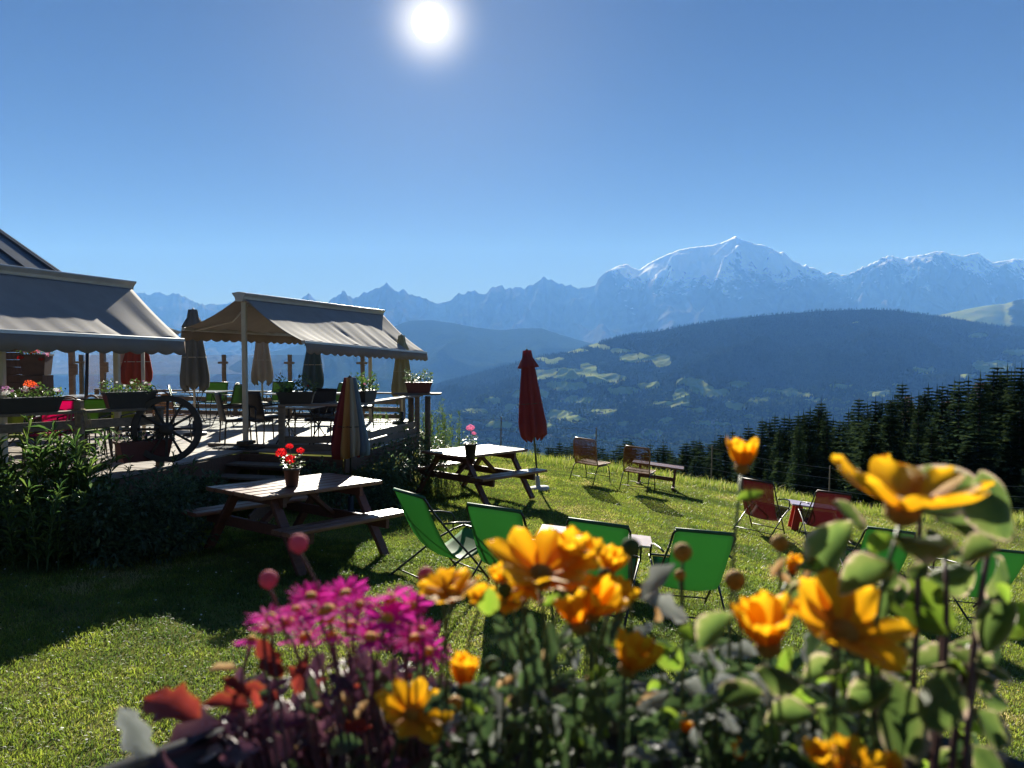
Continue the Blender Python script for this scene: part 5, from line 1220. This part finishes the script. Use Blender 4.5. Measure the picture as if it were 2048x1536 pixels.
# the rest of the wood behind, one mass
variants = [spruce_mesh(H0, .21, 400 + i, .55, .04, step=1.9, raw=True) for i in range(3)]
Vs, Fs, Ts, off_ = [], [], [], 0; tries = 0; m_ = 0
while m_ < 330 and tries < 20000:
    tries += 1; d_ = random.uniform(75, 190); a_ = random.uniform(1075, 2150); x = (a_ - CX) / FPX * d_; h = random.uniform(15, 26); z = G(x, d_)
    f_ = d_ * math.cos(PITCH) - (z + h) * math.sin(PITCH); py_ = CY - FPX * (d_ * math.sin(PITCH) + (z + h) * math.cos(PITCH)) / f_; lim = float(interp_px(SKY_L, a_))
    if py_ < lim + 4 or py_ > lim + 120: continue
    v, f, tn = random.choice(variants); k = h / H0; a = random.uniform(0, 6.28); c_, s_ = math.cos(a), math.sin(a)
    w = np.stack([(v[:, 0] * c_ - v[:, 1] * s_) * k * 1.2 + x, (v[:, 0] * s_ + v[:, 1] * c_) * k * 1.2 + d_, v[:, 2] * k + z - .3], -1)
    Vs.append(w); Fs.append(f + off_); Ts.append(np.clip(tn * random.uniform(.7, 1.2), 0, 1)); off_ += len(w); m_ += 1
o = bpy.data.objects.new('spruce_wood', npmesh('spruce_wood', np.concatenate(Vs), np.concatenate(Fs), M_needle, False, {'tone': np.concatenate(Ts)})); link(o)
tag(o, 'dark mass of spruces filling the wood behind the front trees', 'woods', kind='stuff')
print('spruces', len(placed), 'mass tris', sum(len(f) for f in Fs))
# ------------------------------------------------------------------ planter of flowers right before the camera
PC = Vector((.04, .22, 0)); PRIM = -.27; PR = .42; SOIL = PRIM - .03
pt = thing('round_planter', 'large round black planter full of flowers closest to the viewer', 'planter', loc=(PC.x, PC.y, PRIM - .5))
M_pl = plain('black_planter_plastic', (.016, .017, .018), .32, var=.2, scale=6, spec=.6)
MB().lathe([(PR * .78, 0), (PR * .80, .01), (PR * .95, .44), (PR * 1.0, .45), (PR * 1.015, .47), (PR * 1.01, .495), (PR * .985, .5), (PR * .965, .49), (PR * .95, .45), (.001, .45)], 64).build('tub', M_pl, pt, True)
MB().lathe([(PR * .948, .462), (PR * .5, .475), (.001, .48)], 40, cap=False).build('soil', M_soil, pt)
lw = thing('low_wall', 'low stone wall carrying the round black planter', 'wall', loc=(0, 0, 0))
for r_ in range(6):
    for k in range(6):
        MB().cbox((-.95 + k * .36 + (r_ % 2) * .15, .12, PRIM - .5 - .125 - r_ * .245), (.35, .72, .238), .012).build('stone_block', M_stone, lw)
def vattr_mesh(name, V, F, mat, attrs): return npmesh(name, np.array(V), np.array(F), mat, True, attrs)
# petal meshes, unit length along +x
def petal(mat, width, cup, notch, seed, nu=9, nv=6, fold=.06, wav=.03):
    r = random.Random(seed); V = []; ph = r.uniform(0, 6)
    for i in range(nu + 1):
        u = i / nu; w = width * (.18 + .82 * math.sin(math.pi * min(1, u * .86 + .02)) ** .75) * (1 if u < .85 else 1 - .55 * ((u - .85) / .15) ** 2)
        for j in range(nv + 1):
            v = 2 * j / nv - 1; x = u - notch * (u ** 8) * (.5 + .5 * math.cos(v * math.pi * 2.0 + .3)) - .06 * u ** 6 * v * v
            z = cup * u * u * .5 + fold * abs(v) * w * 2 + wav * math.sin(5 * u + ph + 2 * v) * u - .03 * math.cos(v * 6) * w
            V.append((x, v * w * .5, z))
    F = [(i * (nv + 1) + j, (i + 1) * (nv + 1) + j, (i + 1) * (nv + 1) + j + 1, i * (nv + 1) + j + 1) for i in range(nu) for j in range(nv)]
    return npmesh('petal', np.array(V), np.array(F), mat, True, {'along': np.array([v[0] for v in V])})
q = N('orange_petals'); ramp_ = q.ramp(q.attr('along'), [(0, (.68, .22, .006)), (.4, (.84, .38, .008)), (1, (.92, .56, .02))])
vv = q.coord((3, 60, 3)); st_ = q.noise(2.0, 3, vec=vv); c = q.mix(q.math('MULTIPLY', st_, .35), ramp_, (.76, .27, .005))
q.l.new(c, q.b.inputs['Base Color']); q.b.inputs['Roughness'].default_value = .5; q.b.inputs['Specular IOR Level'].default_value = .35; q.bump(st_, .25, .02); q.translucent(c, .6); M_opetal = q.m
M_disc = plain('orange_brown_disc', (.42, .20, .015), .8, var=.5, scale=200, bump=.6, bscale=600); M_cal = plain('green_calyx', (.05, .085, .03), .85, var=.3, scale=40, spec=.1); M_fstem = plain('flower_stems', (.075, .11, .035), .45, var=.2, scale=30, trans=.2); M_pstem = plain('purple_stems', (.10, .045, .045), .5, var=.25, scale=30); M_yel = plain('yellow_daisy_centre', (.70, .36, .02), .8, var=.3, scale=300, bump=.5, bscale=700)
OP = [petal(M_opetal, .60, .25, .10, 1), petal(M_opetal, .52, .38, .08, 2, wav=.05), petal(M_opetal, .66, .12, .12, 3, wav=.06)]
MP = [petal(M_mag, .24, .1, .06, 11, 7, 4), petal(M_mag, .20, .2, .04, 12, 7, 4), petal(M_mag, .26, -.1, .05, 13, 7, 4)]
discs = {}
def disc_mesh(mat, r0, h):
    mb = MB().lathe([(r0 * .5, -r0 * 1.1), (r0 * .95, -r0 * .7), (r0 * 1.05, -.02), (r0, 0), (r0 * .85, h * .6), (r0 * .45, h), (.01, h * 1.05)], 14); return mb.mesh('flower', mat, True)
D_or = disc_mesh(M_disc, .20, .10); D_cl = disc_mesh(M_cal, .22, .05); D_mg = disc_mesh(M_yel, .24, .16)
def basis(n, spin=0.0):
    n = Vector(n).normalized(); return Vector((0, 0, 1)).rotation_difference(n).to_matrix().to_4x4() @ Matrix.Rotation(spin, 4, 'Z')
def bez(a, b, c_, n=8): return [a * (1 - k) ** 2 + b * 2 * k * (1 - k) + c_ * k * k for k in [i / n for i in range(n + 1)]]
def soil_point(p):
    v = Vector((p.x - PC.x, p.y - PC.y, 0)); l = min(v.length, PR * .8); v = v.normalized() * l if v.length > 1e-6 else v
    return Vector((PC.x + v.x, min(PC.y + v.y, .58), SOIL))
def flower(plant, O, px_, py_, w, d_, n, typ, kind='orange', stem_mat=None):
    p = at(px_, py_, d_); r_ = w / 2 * d_ / FPX * (1.22 if kind == 'orange' else 1.25)
    npt, lift, dm, PM = {'orange': (8, {'open': .28, 'cup': .95, 'closed': 1.28}, D_or, OP), 'magenta': (17, {'open': .12, 'cup': .6, 'closed': 1.2, 'droop': -.5}, D_mg, MP)}[kind]
    if typ == 'cup': r_ *= 1.35
    if typ == 'closed': r_ *= 1.9
    n = Vector(n).normalized()
    if typ in ('cup', 'closed'): p = p - n * r_ * .42
    if typ == 'open': p = p - n * r_ * .12
    fo = put('flower', dm if typ != 'closed' or kind != 'orange' else D_cl, plant, mat=Matrix.Translation(p - O) @ basis(n, random.uniform(0, 6)) @ Matrix.Scale(r_, 4))
    for k in range(npt):
        a = 2 * math.pi * k / npt + random.uniform(-.12, .12); l = lift[typ] + random.uniform(-.16, .16)
        put('petal', random.choice(PM), fo, mat=Matrix.Rotation(a, 4, 'Z') @ Matrix.Translation((.13, 0, .0)) @ Matrix.Rotation(-l, 4, 'Y') @ Matrix.Rotation(random.uniform(-.25, .25), 4, 'X') @ Matrix.Scale(.87 * random.uniform(.86, 1.08), 4))
    s = soil_point(p); c2 = Vector(((s.x + p.x) / 2, (s.y + p.y) / 2, s.z * .35 + p.z * .65)) + Vector((random.uniform(-.03, .03), 0, 0)) - n * .03; e = p - n * r_ * .2
    MB().tube([v - O for v in bez(s, c2, e)], [.0013] * 6 + [.0012, .0012, .0015], 6).build('stem', stem_mat or M_fstem, plant, True)
def bud(plant, O, px_, py_, rpx, d_, mat, stem_to=None, smat=None):
    p = at(px_, py_, d_); r_ = rpx * d_ / FPX; mb = MB()
    mb.lathe([(r_ * .25, -r_), (r_ * .8, -r_ * .6), (r_, 0), (r_ * .85, r_ * .5), (r_ * .4, r_ * .85), (.0002, r_ * .9)], 14, wob=lambda a, i: 1 + .10 * math.sin(7 * a)); mb.build('bud', mat, plant, True, loc=p - O)
    s = at(*stem_to) if stem_to else soil_point(p); m_ = (s + p) / 2 + Vector((random.uniform(-.01, .01), 0, .01))
    MB().tube([v - O for v in bez(s, m_, p - Vector((0, 0, r_ * .8)))], .0011, 6).build('stem', smat or M_fstem, plant, True)
def leafmesh(mat, width, lobes=0, cup=.2, seed=0, nu=8, nv=6, tip=1.0, wav=.04):
    r = random.Random(seed); V = []; E = []; ph = r.uniform(0, 6)
    for i in range(nu + 1):
        u = i / nu; w = width * math.sin(math.pi * (u * .97 + .015) ** tip) ** .7
        if lobes: w *= 1 + .28 * math.sin(lobes * math.pi * 2 * u - 1.2)
        for j in range(nv + 1):
            v = 2 * j / nv - 1; V.append((u, v * w * .5, cup * (v * v) * w * .5 - .22 * u * u + wav * math.sin(6 * u + ph + 3 * v) * abs(v) + .03 * abs(v))); E.append(max(abs(v), (u - .72) / .28, (.12 - u) / .12))
    F = [(i * (nv + 1) + j, (i + 1) * (nv + 1) + j, (i + 1) * (nv + 1) + j + 1, i * (nv + 1) + j + 1) for i in range(nu) for j in range(nv)]
    return npmesh('leaf', np.array(V), np.array(F), mat, True, {'edge': np.clip(np.array(E), 0, 1), 'tone': np.full(len(V), r.uniform(.2, .9))})
def edge_mat(name, stops, trans, rough=.35, noise=.3, spec=.5):
    q = N(name); nz = q.noise(5, 4); f = q.math('ADD', q.attr('edge'), q.math('MULTIPLY', q.math('SUBTRACT', nz, .5), noise))
    oi = q.new('ObjectInfo'); hs = q.new('HueSaturation'); mr = q.new('MapRange'); mr.inputs[3].default_value = .65; mr.inputs[4].default_value = 1.3
    q.l.new(oi.outputs['Random'], mr.inputs[0]); q.l.new(mr.outputs[0], hs.inputs['Value']); q.l.new(q.ramp(f, stops), hs.inputs['Color']); c = hs.outputs[0]
    q.l.new(c, q.b.inputs['Base Color']); q.b.inputs['Roughness'].default_value = rough; q.b.inputs['Specular IOR Level'].default_value = spec; q.bump(q.noise(14, 5), .35, .02); q.translucent(c, trans); return q.m
M_var = edge_mat('variegated_leaf', [(0, (.07, .12, .03)), (.5, (.11, .17, .04)), (.84, (.18, .22, .06)), (.97, (.46, .38, .25)), (1, (.52, .36, .30))], .58, noise=.7)
M_gl = edge_mat('glossy_green_leaf', [(0, (.045, .085, .03)), (.8, (.07, .12, .04)), (1, (.11, .15, .07))], .42, .28, spec=.7)
M_lime = edge_mat('bright_green_leaf', [(0, (.16, .28, .025)), (1, (.24, .34, .04))], .65, .5)
M_silver = edge_mat('silvery_leaf', [(0, (.22, .24, .22)), (.8, (.34, .36, .34)), (1, (.42, .42, .40))], .25, .4)
M_purple = edge_mat('purple_leaf', [(0, (.055, .022, .045)), (.7, (.09, .035, .06)), (1, (.14, .06, .08))], .35, .3, spec=.7)
M_redleaf = edge_mat('red_leaf', [(0, (.22, .03, .025)), (.8, (.32, .045, .03)), (1, (.36, .10, .03))], .5, .4)
M_dry = edge_mat('dry_petal', [(0, (.34, .17, .06)), (1, (.48, .34, .18))], .4, .7)
LV = [leafmesh(M_var, w_, 0, cu, i, 14, 8, tip_, .09) for i, (w_, cu, tip_) in enumerate([(.70, .5, .9), (.6, .7, 1.1), (.75, -.5, .85), (.55, .9, 1.0)])]; LG = [leafmesh(M_gl, .34, 3, .2, 20 + i) for i in range(3)] + [leafmesh(M_gl, .5, 0, .3, 25)]; LS_ = [leafmesh(M_silver, .45, 3 - i, .4, 30 + i, 9, 6, 1.0, .1) for i in range(2)]
LL = [leafmesh(M_lime, .45, 0, .2, 35), leafmesh(M_lime, .8, 0, .15, 36)]; LP = [leafmesh(M_purple, .42, 3, .2, 40 + i) for i in range(3)]; LRd = [leafmesh(M_redleaf, .52, 3, .2, 50), leafmesh(M_redleaf, .4, 2, .3, 51)]; LD = [leafmesh(M_dry, .35, 2, .5, 60)]
def put_leaf(plant, O, me, px_, py_, Lpx, d_, ang, toward=.6, roll=0.0):
    # ang: direction of the leaf on the picture plane (0 = right, 90 = up); toward: how much the blade faces the viewer
    p = at(px_, py_, d_); L = Lpx * d_ / FPX; a = R(ang)
    x = Vector((math.cos(a), random.uniform(-.35, .35), math.sin(a))).normalized(); nrm = Vector((random.uniform(-.3, .3) + roll, -toward, 1 - toward * .6)); nrm = (nrm - x * nrm.dot(x)).normalized(); y = nrm.cross(x)
    m = Matrix((x, y, nrm)).transposed().to_4x4(); put('leaf', me, plant, mat=Matrix.Translation(p - O - x * L * .5) @ m @ Matrix.Scale(L, 4))
def new_plant(name, label, px_, d_):
    O = soil_point(at(px_, 1400, d_)); return thing(name, label, 'plant', loc=O), O
def fill(plant, O, meshes, n, x0, x1, y0, y1, L0, L1, d0, d1, topf=None):
    for i in range(n):
        a = random.uniform(x0, x1); top = topf(a) if topf else y0; b = top + (y1 - top) * random.uniform(0, 1) ** .8
        put_leaf(plant, O, random.choice(meshes), a, b, random.uniform(L0, L1), random.uniform(d0, d1), random.choice([random.uniform(20, 160), random.uniform(-30, 210)]), random.uniform(.1, .9), random.uniform(-.5, .5))
def stalks(plant, O, n, x0, x1, ytop, d0, d1, mat, topf=None):
    for i in range(n):
        a = random.uniform(x0, x1); p = at(a, (topf(a) if topf else ytop) + random.uniform(0, 90), random.uniform(d0, d1)); s = soil_point(p)
        MB().tube([v - O for v in bez(s, (s + p) / 2 + Vector((random.uniform(-.015, .015), 0, .02)), p)], [.0011] * 6 + [.001, .0008, .0006], 5).build('stem', mat, plant, True)
# --- orange flowered plant in the middle
P, O = new_plant('orange_flower_plant', 'orange-yellow flowering plant in the middle of the planter', 1120, .54)
for f_ in [(1085, 1132, 215, .50, (.12, -.30, .95), 'open'), (1150, 1098, 105, .52, (.30, -.1, .95), 'cup'), (905, 1180, 125, .52, (0, -.22, 1), 'open'), (1030, 1195, 95, .53, (-.5, -.25, .6), 'open'), (1150, 1215, 105, .50, (-.25, .35, .85), 'cup'), (1205, 1200, 105, .49, (.35, -.35, .7), 'cup'),
    (1272, 1305, 110, .47, (.38, -.2, .9), 'cup'), (930, 1342, 66, .50, (0, 0, 1), 'closed'), (825, 1422, 145, .48, (.35, -.35, .8), 'open'), (1225, 1118, 75, .55, (.2, -.1, .9), 'cup'), (1375, 1448, 36, .50, (.2, 0, .9), 'closed'), (965, 1195, 60, .54, (0, -.5, .7), 'open'), (1000, 1145, 60, .55, (-.3, -.1, .9), 'cup'), (1480, 1500, 40, .5, (0, 0, 1), 'closed'), (1120, 1150, 150, .515, (-.2, -.4, .9), 'open'), (1060, 1165, 110, .52, (.2, -.5, .8), 'open'), (880, 1168, 90, .53, (-.2, -.3, .9), 'open'), (1240, 1180, 80, .52, (.4, -.1, .8), 'cup')]: flower(P, O, *f_)
for (a, b, r_) in [(1365, 1104, 20), (910, 1408, 17), (1262, 1093, 20), (1010, 1180, 16), (1180, 1360, 10), (1150, 1385, 11), (1210, 1150, 15), (1360, 1150, 12), (985, 1330, 18)]: bud(P, O, a, b, r_, .53, random.choice([M_cal, M_disc]))
topA = lambda a: 1230 if a > 1000 else 1360
fill(P, O, LG + LG + LG + LS_, 250, 860, 1430, 1230, 1560, 38, 82, .47, .66, topA); fill(P, O, LL, 18, 900, 1420, 1150, 1500, 40, 70, .5, .6); fill(P, O, LD, 8, 1000, 1400, 1130, 1400, 40, 70, .5, .56)
stalks(P, O, 26, 870, 1420, 1250, .5, .64, M_fstem, topA)
put_leaf(P, O, LS_[0], 1335, 1215, 95, .5, -20, .8); put_leaf(P, O, LS_[1], 1310, 1165, 100, .51, 60, .6)
# --- orange flowered plant on the right
P, O = new_plant('orange_flower_plant', 'orange flowering plant on the right with the largest open bloom', 1640, .50)
for f_ in [(1485, 903, 84, .60, (0, -.05, 1), 'cup'), (1810, 992, 285, .44, (.04, -.16, 1), 'open'), (1528, 1240, 150, .45, (-.18, -.1, 1), 'cup'), (1695, 1252, 245, .44, (.12, -.5, .85), 'open'), (1640, 1508, 70, .42, (-.3, -.2, .9), 'cup'), (1705, 1535, 130, .42, (.1, -.5, .7), 'open'), (1785, 1530, 50, .43, (.3, -.1, .9), 'closed'), (1588, 1128, 40, .55, (.2, -.2, .9), 'closed')]: flower(P, O, *f_)
for (a, b, r_) in [(1470, 1160, 22), (1560, 1085, 18), (1735, 1115, 18), (1690, 1075, 14)]: bud(P, O, a, b, r_, .52, random.choice([M_cal, M_disc]))
fill(P, O, LG + LG + LS_ + LL, 170, 1400, 1780, 1290, 1560, 38, 85, .46, .64); fill(P, O, LD, 6, 1540, 1640, 1090, 1200, 40, 60, .5, .55); stalks(P, O, 16, 1420, 1760, 1330, .48, .6, M_fstem)
put_leaf(P, O, LL[0], 1500, 990, 60, .58, 25, .5)
# --- magenta daisies
P, O = new_plant('magenta_daisy_plant', 'magenta daisy plant with dark stems left of the orange flowers', 680, .58)
for (a, b, w_, ty) in [(650, 1215, 130, 'open'), (575, 1238, 95, 'open'), (610, 1268, 90, 'open'), (503, 1278, 66, 'droop'), (705, 1245, 105, 'open'), (775, 1232, 95, 'open'), (742, 1270, 90, 'open'), (828, 1272, 100, 'open'), (856, 1300, 80, 'open'), (778, 1188, 80, 'open'), (822, 1208, 75, 'open'), (690, 1183, 85, 'open'), (622, 1188, 80, 'open'), (540, 1228, 80, 'open'), (805, 1245, 80, 'open'), (665, 1270, 80, 'droop'), (720, 1205, 70, 'open'), (590, 1215, 70, 'open'), (845, 1255, 60, 'open'), (530, 1255, 60, 'open')]:
    n_ = (random.uniform(-.35, .35), random.uniform(-.55, .1), 1); flower(P, O, a, b, w_, random.uniform(.53, .59), n_ if ty == 'open' else (random.uniform(-.2, .2), .2, 1), ty, 'magenta', M_pstem)
M_pbud = petal_mat('pink_bud_petals', (.45, .12, .16), .3)
for (a, b, r_, to) in [(597, 1086, 20, (640, 1180, .56)), (537, 1158, 19, (575, 1290, .57)), (852, 1150, 18, (845, 1290, .56))]: bud(P, O, a, b, r_, .55, M_pbud, to, M_pstem)
topM = lambda a: 1300 + 60 * abs(a - 680) / 200
fill(P, O, LP + LP + LP + LRd + LG, 240, 465, 890, 1290, 1560, 38, 85, .52, .68, topM); stalks(P, O, 30, 500, 870, 1310, .54, .66, M_pstem, topM); fill(P, O, LD + LS_, 10, 520, 860, 1330, 1500, 35, 60, .52, .6)
# --- purple leaved plant at the left rim
P, O = new_plant('purple_leaf_plant', 'purple and red leaved plant hanging over the left rim of the planter', 400, .55)
for (me, a, b, L_, an, tw) in [(LRd[0], 340, 1408, 150, 165, .5), (LS_[0], 272, 1468, 120, 115, .5), (LP[0], 355, 1490, 190, 205, .35), (LP[1], 455, 1520, 170, 200, .5), (LS_[1], 395, 1508, 120, 190, .2), (LRd[1], 450, 1405, 110, 170, .3), (LRd[1], 520, 1385, 90, 150, .6), (LP[2], 450, 1460, 130, 150, .3), (LRd[0], 540, 1320, 90, 120, .6), (LRd[1], 600, 1350, 80, 80, .6), (LP[0], 530, 1440, 130, 100, .4), (LD[0], 445, 1336, 60, 170, .4), (LP[1], 300, 1530, 140, 160, .4), (LRd[1], 470, 1370, 60, 140, .6), (LP[2], 560, 1500, 140, 60, .4)]: put_leaf(P, O, me, a, b, L_, random.uniform(.50, .56), an, tw)
fill(P, O, LP, 26, 380, 600, 1440, 1580, 60, 120, .5, .6); stalks(P, O, 8, 420, 600, 1420, .52, .58, M_pstem)
# --- variegated plant on the right
P, O = new_plant('variegated_plant', 'plant with cream-edged green leaves at the right of the planter', 1850, .50)
for (me, a, b, L_, an, tw) in [(LV[0], 1880, 985, 210, 20, .7), (LV[1], 1660, 1105, 170, 75, .5), (LV[2], 1998, 1010, 170, 100, .5), (LL[1], 1850, 1215, 180, 150, .7), (LV[3], 1995, 1250, 150, 60, .4), (LV[0], 1800, 1440, 210, 100, .5), (LV[1], 1735, 1150, 150, 200, .4), (LV[2], 1850, 1075, 140, 10, .3), (LV[3], 1920, 1055, 130, -20, .5), (LV[1], 1740, 1390, 130, 210, .4), (LV[0], 1955, 1340, 180, -50, .4), (LV[2], 2020, 1170, 140, 100, .5), (LV[3], 1610, 1190, 100, 40, .5), (LV[1], 1425, 1262, 120, 60, .6), (LV[0], 1480, 1390, 110, 20, .5), (LV[2], 1560, 1350, 110, 160, .5), (LV[3], 1650, 1345, 120, 30, .3), (LV[1], 1580, 1430, 120, 190, .5), (LV[2], 1900, 1150, 120, 200, .5), (LL[0], 1755, 1320, 100, 60, .5), (LV[0], 1985, 1460, 120, 120, .6), (LV[3], 1870, 1330, 130, 170, .3), (LV[1], 1790, 1290, 110, -10, .3), (LL[1], 2030, 1240, 110, 40, .7), (LV[2], 1690, 1460, 150, 130, .5), (LV[0], 1700, 1030, 90, 120, .4), (LV[1], 1960, 1100, 110, 30, .4), (LV[3], 1770, 1210, 110, 260, .4), (LV[2], 1880, 1400, 150, 70, .4)]: put_leaf(P, O, me, a, b, L_ * .84, random.uniform(.42, .52), an, tw)
fill(P, O, LV + LG + LG + LL, 90, 1620, 2000, 1280, 1570, 45, 100, .46, .6)
fill(P, O, LV + LL + LG, 22, 1620, 2020, 1060, 1300, 40, 75, .46, .54)
for (a, b) in [(1840, 1000), (1990, 1050), (1880, 1230), (1940, 1290), (1740, 1140), (1980, 1240), (1660, 1180), (1800, 1400), (1890, 1120)]:
    p = at(a, b, .50); s = soil_point(p); MB().tube([v - O for v in bez(s, (s + p) / 2 + Vector((random.uniform(-.02, .02), 0, .03)), p)], [.0022] * 6 + [.002, .0017, .0014], 6).build('stem', M_pstem, P, True)
# --- low silvery filler
P, O = new_plant('small_leaved_plant', 'low silvery small-leaved plant under the orange flowers', 1250, .60)
fill(P, O, LS_ + LG + LG, 240, 940, 1640, 1400, 1600, 35, 80, .50, .68); fill(P, O, LG, 60, 600, 1000, 1460, 1600, 50, 90, .52, .66)
